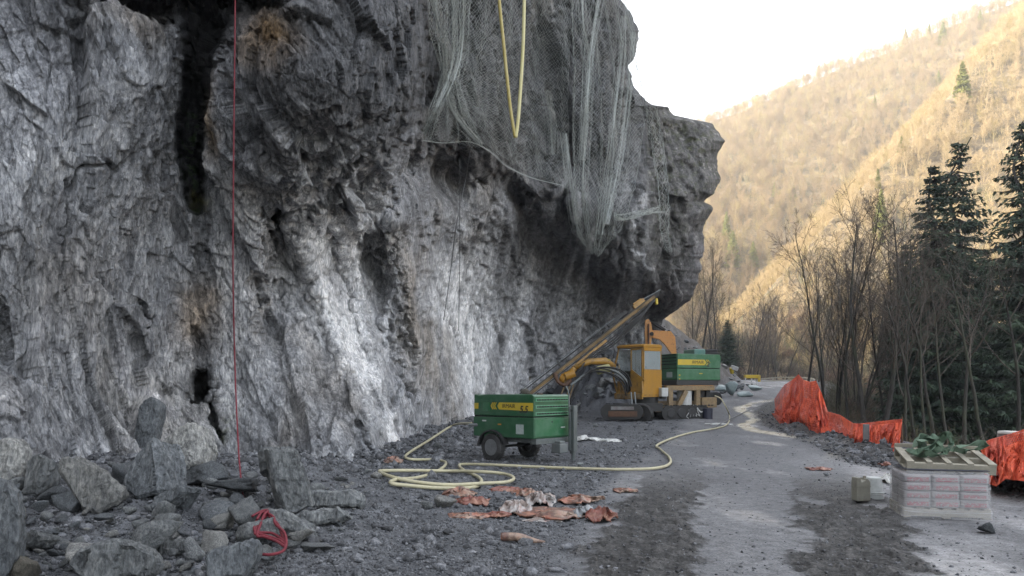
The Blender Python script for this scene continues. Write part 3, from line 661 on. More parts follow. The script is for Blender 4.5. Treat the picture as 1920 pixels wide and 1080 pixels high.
def GT(px, py, dz=0.0):
    g = G(px, py); 
    for _ in range(4):
        z = top_z(g.x, g.y); Yn = (EYE - z) * F / max(py - HZ, 1.0) if py > HZ + 12 else g.y
        Yn = 0.5 * g.y + 0.5 * min(max(Yn, 3.5), 90); g = Vector(((px - 960) / F * Yn, Yn, z))
    return g + Vector((0, 0, dz))
# ---------------------------------------------------------------- materials of the made things
M_GREEN = grime('green_paint', (0.006, 0.080, 0.026), (0.10, 0.16, 0.12), 0.4, 3.0, 0.42, 0, 0.15)
M_GREEN2 = grime('green_paint_dusty', (0.010, 0.115, 0.038), (0.15, 0.22, 0.17), 0.5, 2.2, 0.5, 0, 0.15)
M_GRLIGHT = grime('green_paint_pale_edge', (0.05, 0.21, 0.10), (0.2, 0.28, 0.22), 0.6, 6, 0.55)
M_YEL = grime('yellow_stripe', (0.56, 0.40, 0.012), (0.30, 0.26, 0.10), 0.5, 5.0, 0.5)
M_BLACK = grime('black_parts', (0.012, 0.012, 0.013), (0.07, 0.07, 0.07), 0.5, 5.0, 0.6)
M_SLOT = grime('dark_slot', (0.004, 0.004, 0.004), (0.01, 0.01, 0.01), 0.3, 5.0, 0.9)
M_PRINT = grime('black_print', (0.012, 0.014, 0.010), (0.08, 0.08, 0.05), 0.4, 14.0, 0.7)
M_TYRE = grime('tyre_rubber', (0.018, 0.018, 0.018), (0.11, 0.11, 0.11), 0.7, 5.0, 0.85, 0, 0.5)
M_STEEL = grime('galvanised_steel', (0.16, 0.18, 0.185), (0.25, 0.25, 0.24), 0.5, 5.0, 0.5, 0.4)
M_GREY = grime('grey_steel', (0.09, 0.105, 0.105), (0.2, 0.21, 0.2), 0.6, 4.0, 0.55, 0.2)
M_RIM = grime('rim_steel', (0.25, 0.26, 0.27), (0.1, 0.1, 0.1), 0.5, 9.0, 0.5, 0.5)
M_LABEL = grime('faded_label', (0.40, 0.45, 0.44), (0.15, 0.25, 0.2), 0.6, 14.0, 0.7)
M_RIGY = grime('rig_yellow', (0.36, 0.185, 0.016), (0.09, 0.07, 0.045), 0.8, 2.5, 0.5, 0, 0.2, (0.09, 0.045, 0.02))
M_RIGO = grime('cab_orange', (0.40, 0.19, 0.010), (0.20, 0.13, 0.05), 0.6, 2.2, 0.45, 0, 0.15)
M_TAN = grime('faded_tan_frame', (0.27, 0.185, 0.085), (0.12, 0.10, 0.08), 0.8, 4.0, 0.7, 0, 0.3, (0.09, 0.05, 0.03))
M_RUST = grime('rusty_brown', (0.11, 0.052, 0.025), (0.05, 0.035, 0.03), 0.8, 4.0, 0.8, 0, 0.4)
M_MAST = grime('greasy_mast', (0.20, 0.115, 0.022), (0.030, 0.027, 0.023), 0.8, 1.6, 0.6, 0.1, 0.3, (0.06, 0.035, 0.02))
M_DRIG = grime('oily_dark', (0.013, 0.013, 0.013), (0.05, 0.047, 0.042), 0.6, 4.0, 0.65, 0.1)
M_EXC = grime('excavator_orange', (0.62, 0.26, 0.05), (0.40, 0.22, 0.09), 0.5, 2.5, 0.5, 0, 0.15, (0.2, 0.1, 0.05))
M_TEAL = grime('teal_hood', (0.10, 0.25, 0.21), (0.2, 0.25, 0.22), 0.5, 3.0, 0.5)
M_WHITE = grime('dirty_white', (0.52, 0.53, 0.52), (0.25, 0.24, 0.22), 0.6, 6.0, 0.6)
M_HOSE = grime('cream_hose', (0.50, 0.46, 0.30), (0.26, 0.24, 0.18), 0.55, 4.0, 0.55)
M_YHOSE = grime('yellow_hose', (0.42, 0.33, 0.08), (0.55, 0.50, 0.33), 0.5, 2.0, 0.5)
M_ROPE = grime('red_rope', (0.17, 0.012, 0.024), (0.09, 0.02, 0.025), 0.4, 9.0, 0.8)
M_WOODP = grime('weathered_pallet_wood', (0.32, 0.295, 0.235), (0.15, 0.15, 0.12), 0.6, 6.0, 0.85, 0, 0.5)
M_STRAP = grime('green_webbing', (0.075, 0.135, 0.085), (0.16, 0.2, 0.15), 0.5, 8.0, 0.85, 0, 0.5, fine=120)
M_CAN = grime('grey_plastic_can', (0.25, 0.245, 0.20), (0.12, 0.11, 0.10), 0.5, 6.0, 0.6)
M_BUCK = grime('white_plastic_pail', (0.52, 0.55, 0.54), (0.25, 0.27, 0.26), 0.6, 9.0, 0.5)
M_CONC = grime('barrier_concrete', (0.24, 0.24, 0.235), (0.09, 0.06, 0.055), 0.7, 3.0, 0.9, 0, 0.6)
M_THIN = grime('grey_cord', (0.16, 0.16, 0.165), (0.3, 0.3, 0.3), 0.4, 9.0, 0.8)
def glass_mat():
    m, n, b = new_mat('dusty_glass')
    b.inputs['Base Color'].default_value = (0.33, 0.37, 0.37, 1); b.inputs['Roughness'].default_value = 0.2
    b.inputs['Alpha'].default_value = 0.5
    return m
M_GLASS = glass_mat()

def text_obj(txt, mat, parent, loc, rot, size, shear=0.0, sx=1.0, name='lettering', depth=0.002, bold=0.0):
    cu = bpy.data.curves.new(name, 'FONT'); cu.body = txt; cu.size = size; cu.extrude = depth; cu.shear = shear; cu.offset = bold
    cu.align_x = 'CENTER'; cu.align_y = 'CENTER'
    tmp = bpy.data.objects.new(name, cu)
    COL.objects.link(tmp)
    dg = bpy.context.evaluated_depsgraph_get(); me = bpy.data.meshes.new_from_object(tmp.evaluated_get(dg))
    bpy.data.objects.remove(tmp); me.materials.clear()
    o = link(name, me, mat, parent, loc); o.rotation_euler = rot; o.scale = (sx, 1, 1)
    return o

# ---------------------------------------------------------------- green compressor trailer in front
def wheel(parent, x, y, z, r, w, out=-1, rimr=0.6):
    t = MB().lathe([(r * .62, -w / 2), (r * .93, -w / 2), (r, -w * .36), (r, w * .36), (r * .93, w / 2), (r * .62, w / 2)], (0, 0, 0), 'Y', 32, cap=False)
    for k in range(30):
        a = 2 * math.pi * k / 30; t.box((math.cos(a) * r * 1.0, 0, math.sin(a) * r * 1.0), (r * .07, w * .8, r * .1), rot=(0, -a, 0))
    to = t.build('tyre', M_TYRE, parent, smooth=False, loc=(x, y, z))
    q = out * w / 2
    m = MB().lathe([(r * .64, q * .9), (r * .60, q * .95), (r * .55, q * .35), (r * .36, q * .30), (r * .30, q * .75), (r * .16, q * .85), (0.001, q * .85)], (0, 0, 0), 'Y', 28)
    for k in range(10):
        a = 2 * math.pi * k / 10; m.box((math.cos(a) * r * .45, q * .34, math.sin(a) * r * .45), (r * .1, .01, r * .05), rot=(0, -a, 0))
    m.build('rim', M_RIM, to, bevel=0)
    return to
def trailer():
    root = empty('compressor_trailer', (0.209, 18.07, 0.0), R(-42), 'green compressor trailer standing on its wheels on the gravel, yellow stripe reading 5.5', 'compressor')
    L, w = 1.81, 1.25; x1 = L / 2; y0 = -w / 2
    MB().prism([(-x1, .53), (x1, .53), (x1, .985), (-x1, .97)], w, 'XZ').build('lower_body', M_GREEN, root, bevel=.02)
    MB().prism([(-x1 + .01, 1.0), (x1 - .005, 1.0), (x1 - .005, 1.44), (x1 - .06, 1.475), (-.45, 1.475), (-.75, 1.455), (-x1 + .02, 1.475)], w - .01, 'XZ').build('hood', M_GREEN, root, bevel=.022)
    MB().bx(-x1 + .02, x1 - .02, y0 + .02, -y0 - .02, .965, 1.005).build('hood_seam', M_SLOT, root)
    # stripe with chevrons on the long side
    yy = y0 - .002
    MB().prism([(-.10, 1.145), (x1 - .02, 1.125), (x1 - .02, 1.30), (-.10, 1.30), (-.155, 1.222)], .006, 'XZ', yy).build('stripe', M_YEL, root)
    for k in range(3):
        c = -.17 - .052 * k
        MB().prism([(c, 1.30), (c - .03, 1.30), (c - .085, 1.222), (c - .03, 1.145), (c, 1.145), (c - .055, 1.222)], .006, 'XZ', yy).build('chevron', M_YEL, root)
    MB().bx(-x1 + .03, -x1 + .16, yy - .003, yy + .003, 1.15, 1.28).build('yellow_patch', M_YEL, root)
    text_obj('IRMAIR', M_PRINT, root, (.19, y0 - .009, 1.222), (R(90), 0, 0), .125, 0, .98)
    text_obj('5.5', M_PRINT, root, (.62, y0 - .009, 1.155), (R(90), 0, 0), .20, .25, .98, bold=.006)
    MB().bx(.40, .62, yy - .003, yy + .003, .62, .83).build('label', M_LABEL, root)
    MB().bx(-.62, -.50, yy - .003, yy + .003, .87, .90).build('data_plate', M_WHITE, root)
    MB().bx(-.14, -.04, yy - .004, yy + .002, .80, .83).build('side_marker', grime('amber', (.5, .2, .02)), root)
    MB().bx(-.60, -.38, yy - .01, yy + .002, 1.10, 1.30).build('side_door', M_GREEN2, root, bevel=.008)
    # vent face
    xf = x1
    for z in (1.365, 1.215, 1.065):
        f = MB().bx(xf - .012, xf + .014, y0 + .05, -y0 - .05, z - .042, z + .036).build('vent_frame', M_GRLIGHT, root, bevel=.006)
        MB().bx(xf + .009, xf + .016, y0 + .09, -y0 - .09, z - .016, z + .014).build('slot', M_SLOT, f)
        for k in range(11): MB().bx(xf + .012, xf + .019, y0 + .13 + k * .095, y0 + .138 + k * .095, z - .016, z + .014).build('slot_bar', M_GREEN2, f)
    MB().bx(xf - .004, xf + .012, y0 + .03, -y0 - .03, .57, .945).build('end_panel', M_GREEN2, root, bevel=.008)
    MB().bx(xf + .01, xf + .03, .28, .42, .74, .76).build('handle', M_WHITE, root, bevel=.004)
    MB().cyl((xf + .008, -.02, .88), (xf + .02, -.02, .88), .018, 10).build('lock', M_BLACK, root)
    # chassis
    MB().bx(-x1 + .12, x1 + .02, y0 + .12, y0 + .22, .43, .53).bx(-x1 + .12, x1 + .02, -y0 - .22, -y0 - .12, .43, .53).bx(x1 - .1, x1 + .04, y0 + .03, -y0 - .03, .41, .525).build('chassis', M_GREY, root, bevel=.008)
    MB().bx(x1 - .02, x1 + .22, .0, .28, .20, .40).bx(x1, x1 + .18, .05, .23, .40, .46).build('toolbox', M_STEEL, root, bevel=.015)
    p = MB(); p.box((x1 + .20, .50, .72), (.13, .14, 1.02)); p.box((x1 + .16, .42, .74), (.05, .05, 1.0)); p.build('folded_drawbar', M_GREY, root, bevel=.015)
    MB().cyl((x1 + .20, .44, 1.12), (x1 + .20, .415, 1.12), .03, 12).build('pivot_bolt', M_BLACK, root)
    MB().tube([(x1 + .17, .38, 1.2), (x1 + .17, .38, 1.46), (x1 + .15, .36, 1.58), (x1 + .12, .33, 1.66)], .016, 8).build('safety_lever', M_STEEL, root)
    MB().cyl((x1 + .20, .50, .25), (x1 + .20, .50, .02), .045, 12).build('support_leg', M_GREY, root)
    for yy2, o in ((y0 + .02, -1), (-y0 - .02, 1)): wheel(root, -.30, yy2, .30, .30, .17, o)
    MB().cyl((-.30, y0, .30), (-.30, -y0, .30), .03, 10).build('axle', M_BLACK, root)
    for sy in (y0 - .075, -y0 - .10):
        f = MB(); n = 12; V = []
        for i in range(n + 1):
            a = R(10 + 165 * i / n); 
            for r in (.355, .385):
                for yq in (sy, sy + .175): V.append((-.30 + math.cos(a) * r * 1.05, yq, .31 + math.sin(a) * r))
        Fc = []
        for i in range(n):
            b = i * 4; Fc += [(b, b + 4, b + 5, b + 1), (b + 2, b + 3, b + 7, b + 6), (b, b + 2, b + 6, b + 4), (b + 1, b + 5, b + 7, b + 3)]
        Fc += [(0, 1, 3, 2), (n * 4, n * 4 + 2, n * 4 + 3, n * 4 + 1)]
        f.add(V, Fc); f.build('mudguard', M_BLACK, root)
    MB().cyl((-x1 + .12, y0 + .02, .78), (-x1 - .05, y0 - .10, .78), .035, 12).cyl((-x1 - .02, y0 - .08, .78), (-x1 - .02, y0 - .08, .70), .02, 8).build('outlet_coupling', M_STEEL, root)
    MB().cyl((.55, .0, 1.475), (.55, .0, 1.50), .07, 16).build('exhaust_cap', M_RUST, root)
    return root
trailer()

# ---------------------------------------------------------------- the drill rig
def rig():
    Y0 = 38.3
    root = empty('drill_rig', (7.95, Y0, 0.0), R(25), 'yellow drill rig by the cliff foot with long slanting mast and green compressor aboard', 'drill rig')
    inv = (Matrix.Translation((7.95, Y0, 0)) @ Matrix.Rotation(R(25), 4, 'Z')).inverted()
    def L(px, py, Y): return inv @ P(px, py, Y)
    # compressor on its back
    cp = MB().prism([(0, 1.97), (2.6, 1.97), (2.6, 2.52), (0, 2.52)], 1.35, 'XZ', .675).build('compressor_body', M_GREEN2, root, bevel=.03)
    h = MB().prism([(0.0, 2.55), (2.62, 2.55), (2.62, 3.16), (2.55, 3.23), (0.03, 3.25)], 1.35, 'XZ', .675).build('compressor_hood', M_GREEN2, root, bevel=.03)
    MB().bx(.03, 2.58, .03, 1.32, 2.51, 2.56).build('hood_seam', M_SLOT, root)
    MB().prism([(.03, 2.70), (1.62, 2.70), (1.74, 2.83), (1.62, 2.97), (.03, 2.97)], .012, 'XZ', -.004).build('stripe', M_YEL, h)
    for k in range(2):
        c = 1.70 + .10 * k
        MB().prism([(c, 2.97), (c + .05, 2.97), (c + .17, 2.83), (c + .05, 2.70), (c, 2.70), (c + .12, 2.83)], .012, 'XZ', -.004).build('chevron', M_YEL, h)
    text_obj('IRMAIR', M_PRINT, h, (1.22, -.014, 2.835), (R(90), 0, 0), .21, 0, 1.1)
    text_obj('2', M_PRINT, h, (1.83, -.014, 2.74), (R(90), 0, 0), .34, .2, 1.0, bold=.008)
    for k in range(4):
        z = 2.63 + k * .15
        f = MB().bx(-.03, .01, .06, 1.29, z, z + .085).build('louvre', M_GREEN, h, bevel=.01)
        MB().bx(-.012, .01, .08, 1.27, z + .09, z + .142).build('slot', M_SLOT, f)
    MB().bx(-.012, .0, .40, .85, 2.10, 2.36).build('label', M_LABEL, cp)
    MB().bx(1.3, 1.5, -.012, 0, 2.27, 2.31).build('data_plate', M_YEL, cp)
    MB().cyl((.12, -.04, 2.2), (.12, 0, 2.2), .04, 10).build('air_outlet', M_YEL, cp)
    MB().cyl((.12, -.04, 2.02), (.12, 0, 2.02), .035, 10).build('air_outlet', M_YEL, cp)
    MB().bx(-.02, 2.5, .02, 1.33, 1.72, 1.965).build('compressor_base', M_BLACK, root, bevel=.02)
    # carrier frame
    MB().bx(-.65, 2.2, -.06, .14, 1.47, 1.70).build('deck_beam', M_TAN, root, bevel=.015)
    MB().bx(-.65, 2.2, 1.2, 1.4, 1.47, 1.70).build('deck_beam', M_TAN, root, bevel=.015)
    MB().bx(-.65, 2.2, .14, 1.2, 1.50, 1.66).build('deck_plate', M_DRIG, root)
    for x in (-.42, 1.20): MB().bx(x - .12, x + .12, -.08, .10, .36, 1.468).build('post', M_TAN, root, bevel=.012)
    MB().beam((.52, .0, 1.46), (-.15, .0, .38), .22, .14, (0, 1, 0)).build('diagonal_brace', M_TAN, root, bevel=.012)
    MB().bx(-1.3, -.42, -.02, .16, .44, .72).bx(-1.3, 1.9, .3, 1.1, .55, .95).build('lower_frame', M_TAN, root, bevel=.015)
    MB().cyl((.68, .35, .72), (.68, .35, 1.46), .36, 24).build('air_tank', M_WHITE, root, bevel=.03)
    MB().bx(1.45, 2.35, -.05, .6, .62, 1.12).build('tool_locker', M_TAN, root, bevel=.03)
    MB().bx(1.9, 2.15, .2, .8, 1.12, 1.47).bx(1.3, 2.1, .3, 1.0, .95, 1.47).build('valve_block', M_DRIG, root, bevel=.02)
    MB().bx(-1.00, -.62, -.14, .24, 1.18, 1.60).build('lamp_box', M_WHITE, root, bevel=.03)
    MB().cyl((-.81, .05, 1.18), (-.81, .05, 1.05), .16, 14).build('lamp_shade', M_DRIG, root)
    for k in range(5):
        a = .55 + .13 * k; MB().tube(spline([(a, -.02, .78), (a + .05, -.12, .45), (a - .10 + .07 * k, -.14, .22), (a + .05, -.1, .12 + .05 * k)], 5), .018, 6).build('air_line', M_WHITE, root)
    MB().tube(spline([(1.1, -.1, .62), (1.2, -.18, .45), (1.35, -.15, .42), (1.42, -.08, .5)], 5), .035, 8).build('air_line', M_WHITE, root)
    # running gear
    for y in (.10, 1.05):
        t = MB(); prof = []
        for k in range(24):
            a = 2 * math.pi * k / 24; prof.append((.45 + (1.05 if math.cos(a) > 0 else -1.05) + .36 * math.cos(a), .38 + .36 * math.sin(a)))
        t.prism(prof, .42, 'XZ', y)
        for k in range(34):
            u = k / 34 * 2; s_ = -1.3 + (u % 1) * 3.5
            t.bx(s_, s_ + .1, y - .22, y + .22, (.72 if u < 1 else .0), (.77 if u < 1 else .05))
        tk = t.build('crawler_track', M_DRIG, root, bevel=.01)
        for k in range(4): MB().lathe([(.01, -.02), (.2, -.02), (.24, 0), (.24, .03), (.01, .03)], (-.45 + .62 * k, y - .235, .38), 'Y', 16).build('track_roller', M_BLACK, tk)
    MB().cyl((1.65, -.2, .02), (1.65, -.2, .60), .25, 18).build('oil_drum', grime('dark_blue_drum', (.012, .014, .035), (.05, .05, .06)), root, bevel=.02)
    # front axle: blade and wheel (placed where the photo shows them)
    c = L(1207, 777, 37.2); w_ = MB().lathe([(.3, -.2), (.42, -.2), (.46, -.12), (.46, .12), (.42, .2), (.3, .2)], (0, 0, 0), 'Y', 28).build('front_wheel', M_DRIG, root, loc=c); w_.rotation_euler = (0, 0, R(-55))
    MB().lathe([(.33, -.18), (.30, -.08), (.12, -.10), (.10, -.20), (.001, -.20)], (0, 0, 0), 'Y', 24).build('rim', M_TAN, w_)
    prof = []
    for k in range(20):
        a = 2 * math.pi * k / 20; prof.append(((.62 if math.cos(a) > 0 else -.62) + .36 * math.cos(a), .36 * math.sin(a)))
    c = L(1166, 772, 37.0); b_ = MB().prism(prof, .5, 'XZ').build('front_track', M_DRIG, root, bevel=.02, loc=c); b_.rotation_euler = (0, 0, R(-33))
    MB().bx(-.62, .70, -.29, -.25, -.22, .04).build('side_plate', M_RUST, b_, bevel=.01)
    MB().bx(-.50, .55, -.30, -.25, .10, .25).build('track_gap', M_CONC, b_)
    c = L(1190, 768, 37.5); MB().bx(-.9, 1.4, -.3, .5, -.1, .3).build('front_axle_beam', M_DRIG, root, bevel=.03, loc=c)
    for q in (1183, 1190): MB().tube([L(q, 735, 37.2), L(q + 3, 770, 37.0)], .035, 8).build('strut', M_STEEL, root)
    MB().tube(spline([L(1180, 758, 36.9), L(1190, 762, 36.8), L(1205, 772, 36.7)], 5), .035, 8).build('pipe', M_STEEL, root)
    # slewing deck under the cab
    MB().cyl((-1.35, .7, .55), (-1.35, .7, 1.15), .6, 24).build('turntable', M_DRIG, root)
    # cab
    cab = empty('cab', inv @ Vector(((1207 - 960) / F * 37.3, 37.3, 0)), 0); cab.parent = root; cab.rotation_euler = (0, 0, R(40 - 25))
    # local cab frame: x right and away along the glazed side, y left and away along the door side
    a, b = 1.28, 1.62; z0, z1 = 1.16, 3.66
    MB().prism([(-.04, 3.50), (a + .04, 3.50), (a + .02, 3.60), (a - .12, 3.66), (.10, 3.66), (-.06, 3.60)], b + .08, 'XZ', b / 2).build('cab_roof', M_RIGO, cab, bevel=.03)
    for (x, y) in ((.03, .03), (a - .03, .03), (a - .03, b - .03)): MB().bx(x - .03, x + .03, y - .03, y + .03, 1.2, 3.5).build('cab_post', M_RIGY, cab, bevel=.01)
    MB().beam((.03, b - .03, 3.5), (-.28, b + .06, 2.2), .06, .06).beam((-.28, b + .06, 2.2), (-.05, b, 1.25), .06, .06).build('cab_post', M_RIGY, cab)
    MB().prism([(-.16, 1.16), (a, 1.16), (a, 2.46), (0, 2.46), (0, 2.0)], .05, 'XZ', .0).build('side_panel', M_RIGO, cab, bevel=.012)
    MB().bx(.0, a, -.02, .03, 3.34, 3.5).build('window_header', M_RIGO, cab, bevel=.008)
    MB().bx(.05, a - .05, .0, .012, 2.47, 3.34).build('side_window', M_GLASS, cab)
    MB().bx(.02, a, -.03, .0, 1.22, 1.28).build('sill_strip', M_RIGY, cab)
    MB().bx(a - .02, a + .01, 0, b, 1.16, 2.3).build('rear_panel', M_RIGO, cab); MB().bx(a - .01, a, .05, b - .05, 2.3, 3.45).build('rear_window', M_GLASS, cab)
    MB().bx(-.02, a, b - .03, b + .02, 1.2, 1.9).build('far_panel', M_RIGY, cab)
    MB().bx(.0, a, b - .02, b - .01, 1.9, 3.45).build('far_window', M_GLASS, cab)
    # door (the half nearest the corner)
    d = MB().prism([(.06, 3.42), (.70, 3.42), (.74, 3.34), (.74, 1.28), (.06, 1.28)], .04, 'YZ', -.02)
    dm = MB(); dm.beam((-.03, .07, 1.9), (-.03, .07, 3.44), .05, .06).beam((-.03, .74, 1.3), (-.03, .74, 3.44), .05, .06).beam((-.03, .07, 3.42), (-.03, .74, 3.42), .06, .06).beam((-.03, -.06, 1.95), (-.03, .74, 2.45), .05, .07).beam((-.16, -.06, 1.32), (-.03, .07, 1.95), .05, .06)
    do = dm.build('door', M_RIGY, cab, bevel=.006)
    MB().prism([(-.02, 1.32), (.72, 1.32), (.72, 2.42), (.04, 1.98)], .03, 'YZ', -.05).build('door_panel', M_RIGY, do)
    MB().prism([(.08, 2.05), (.72, 2.45), (.72, 3.40), (.08, 3.40)], .01, 'YZ', -.03).build('door_window', M_GLASS, do)
    MB().prism([(.08, 1.25), (b + .02, 1.25), (b + .10, 1.45), (.08, 1.40)], .06, 'YZ', -.03).build('door_sill', M_RIGY, cab)
    sk = MB().bx(-.10, .0, .02, b + .15, 1.06, 1.34).build('step_skirt', M_RIGY, cab, bevel=.02)
    for k in range(5): MB().bx(-.115, -.10, .12 + k * .31, .36 + k * .31, 1.10, 1.30).build('step_rib', M_TAN, sk, bevel=.01)
    MB().bx(0, a, 0, b, 1.14, 1.2).build('cab_floor', M_DRIG, cab)
    se = MB().bx(.35, .9, .55, 1.1, 1.75, 1.9).bx(.85, .98, .55, 1.1, 1.9, 2.65).bx(.4, .8, .65, 1.0, 1.2, 1.75).build('seat', M_BLACK, cab, bevel=.04)
    MB().bx(.1, .3, .5, 1.3, 1.2, 2.25).bx(.12, .35, .9, 1.4, 2.25, 2.4).build('console', M_DRIG, cab, bevel=.03)
    MB().beam((-.2, 1.25, 1.35), (-.12, 1.45, 2.7), .04, .04).beam((-.2, 1.0, 1.35), (-.2, 1.5, 2.5), .05, .05).build('grab_rail', M_TAN, cab)
    # boom
    MB().beam(L(1176, 716, 37.9), L(1138, 682, 37.7), .22, .16).beam(L(1180, 722, 37.5), L(1142, 690, 37.3), .07, .07).build('boom_base', M_STEEL, root, bevel=.02)
    MB().tube([L(1150, 686, 37.6), L(1134, 677, 37.5), L(1105, 678, 37.2), L(1078, 690, 37.0)], [.13, .18, .15, .10], 12).build('boom', M_RIGY, root, smooth=True)
    MB().cyl(L(1142, 690, 37.3), L(1120, 695, 37.1), .2, 16).build('slew_motor', grime('dusty_pale_yellow', (.35, .33, .12), (.3, .3, .25), .8), root, bevel=.03)
    for k in range(6): MB().cyl(L(1128 + 3 * k, 676, 37.4) , L(1128 + 3 * k, 673.5, 37.4), .03, 6).build('bolt', M_YEL, root)
    MB().tube([L(1078, 690, 37.0), L(1066, 704, 37.0), L(1056, 710, 37.1)], [.12, .17, .14], 10).build('cradle_arm', M_RIGY, root, smooth=True)
    MB().cyl(L(1078, 700, 36.8), L(1060, 706, 36.8), .2, 16).cyl(L(1062, 712, 36.9), L(1052, 708, 37.0), .26, 18, .22).build('tilt_motor', M_RIGO, root, bevel=.02)
    MB().tube(spline([L(1040, 700, 36.9), L(1047, 716, 36.8), L(1060, 722, 36.7), L(1070, 712, 36.7)], 6), .09, 10).build('cradle_hook', M_RUST, root, smooth=True)
    # feed mast
    A = L(982, 748, 36.6); B = L(1233, 552, 38.9); ax = (B - A).normalized(); up = ax.cross(Vector((0, 0, 1))).normalized().cross(ax) 
    n_ = L(1000, 700, 30) - L(1000, 700, 31); n_.normalize()
    side = ax.cross(n_).normalized()
    if side.z < 0: side = -side
    def along(t, o=0.0, f=0.0): return A + (B - A) * t + side * o + n_ * f
    mb = MB(); mb.beam(along(.0), along(1.0), .24, .14, side); mb.build('mast_beam', M_MAST, root, bevel=.012)
    MB().beam(along(0, .10, .12), along(1, .10, .12), .05, .05, side).build('mast_rail', M_DRIG, root)
    MB().beam(along(0, -.12, .12), along(.97, -.12, .12), .05, .05, side).build('mast_rail', M_DRIG, root)
    MB().beam(along(.30, .0, .13), along(.94, .0, .13), .08, .03, side).build('feed_channel', M_MAST, root)
    MB().beam(along(.33, -.25, .10), along(.58, -.22, .10), .12, .12, side).build('feed_cylinder', M_RIGY, root, bevel=.02)
    MB().cyl(along(.0, .30, .05), along(.62, .30, .05), .028, 8).build('drill_rod', M_DRIG, root)
    MB().cyl(along(.02, .40, .05), along(.70, .38, .05), .02, 8).build('drill_rod', M_STEEL, root)
    for t in (.02, .28, .46): MB().beam(along(t, -.05, .05), along(t, .44, .05), .05, .10, ax).build('rod_guide', M_DRIG, root)
    MB().beam(along(.64, .27, .05), along(.78, .27, .05), .16, .16, side).beam(along(.70, .37, .05), along(.75, .37, .05), .1, .1, side).build('rock_drill', M_DRIG, root, bevel=.02)
    MB().beam(along(.83, .20, .05), along(.91, .20, .05), .18, .2, side).cyl(along(.84, .33, .05), along(.90, .30, .05), .07, 10).build('rotation_head', M_RIGY, root, bevel=.03)
    MB().beam(along(.90, .26, 0), along(1.03, .10, 0), .04, .04).build('mast_stay', M_STEEL, root)
    MB().cyl(along(.975, -.12, .1), along(.955, -.36, .1), .07, 10).build('hose_guide', M_YEL, root)
    MB().cyl(along(.99, .02, -.12), along(.99, .02, .16), .12, 14).build('mast_sheave', M_DRIG, root)
    rnd = random.Random(4)
    for k in range(4):
        pts = [along(.96 - .02 * k, -.16 - .03 * k, .12), along(.82, -.26 - .05 * k, .14), along(.62, -.30 - .10 * k, .14), along(.46, -.28 - .08 * k, .16), L(1090 - 3 * k, 690 + 3 * k, 36.8), L(1078 - 4 * k, 712 + 4 * k, 36.7)]
        MB().tube(spline(pts, 6), .035, 6).build('hydraulic_hose', M_DRIG, root, smooth=True)
    for k in range(5):
        o = 4.2 * k
        pts = [L(1174, 742 - o, 37.6), L(1168, 722 - o, 37.3), L(1150, 706 - o * .9, 37.0), L(1122, 697 - o * .6, 36.9), L(1098, 702 - o * .5, 36.8), L(1082, 720 - o * .6, 36.7), L(1070, 748 - o * .2, 36.7), L(1058, 768, 36.8)]
        MB().tube(spline([p + Vector((.04 * k, -.05 * k, .03 * math.sin(k * 2.1 + i))) for i, p in enumerate(pts if k < 3 else pts[:6])], 6), .032, 6).build('hydraulic_hose', M_BLACK, root, smooth=True)
    for k, (p, q) in enumerate((((1075, 700), (1058, 760)), ((1080, 705), (1066, 752)), ((1062, 715), (1052, 740)))):
        MB().tube([L(*p, 36.75), L(*q, 36.8)], .035, 6).build('link_rod', M_TAN, root)
    MB().beam(L(1097, 702, 36.7), L(1070, 722, 36.7), .1, .1).build('tilt_cylinder', M_STEEL, root, bevel=.02)
    return root
rig()

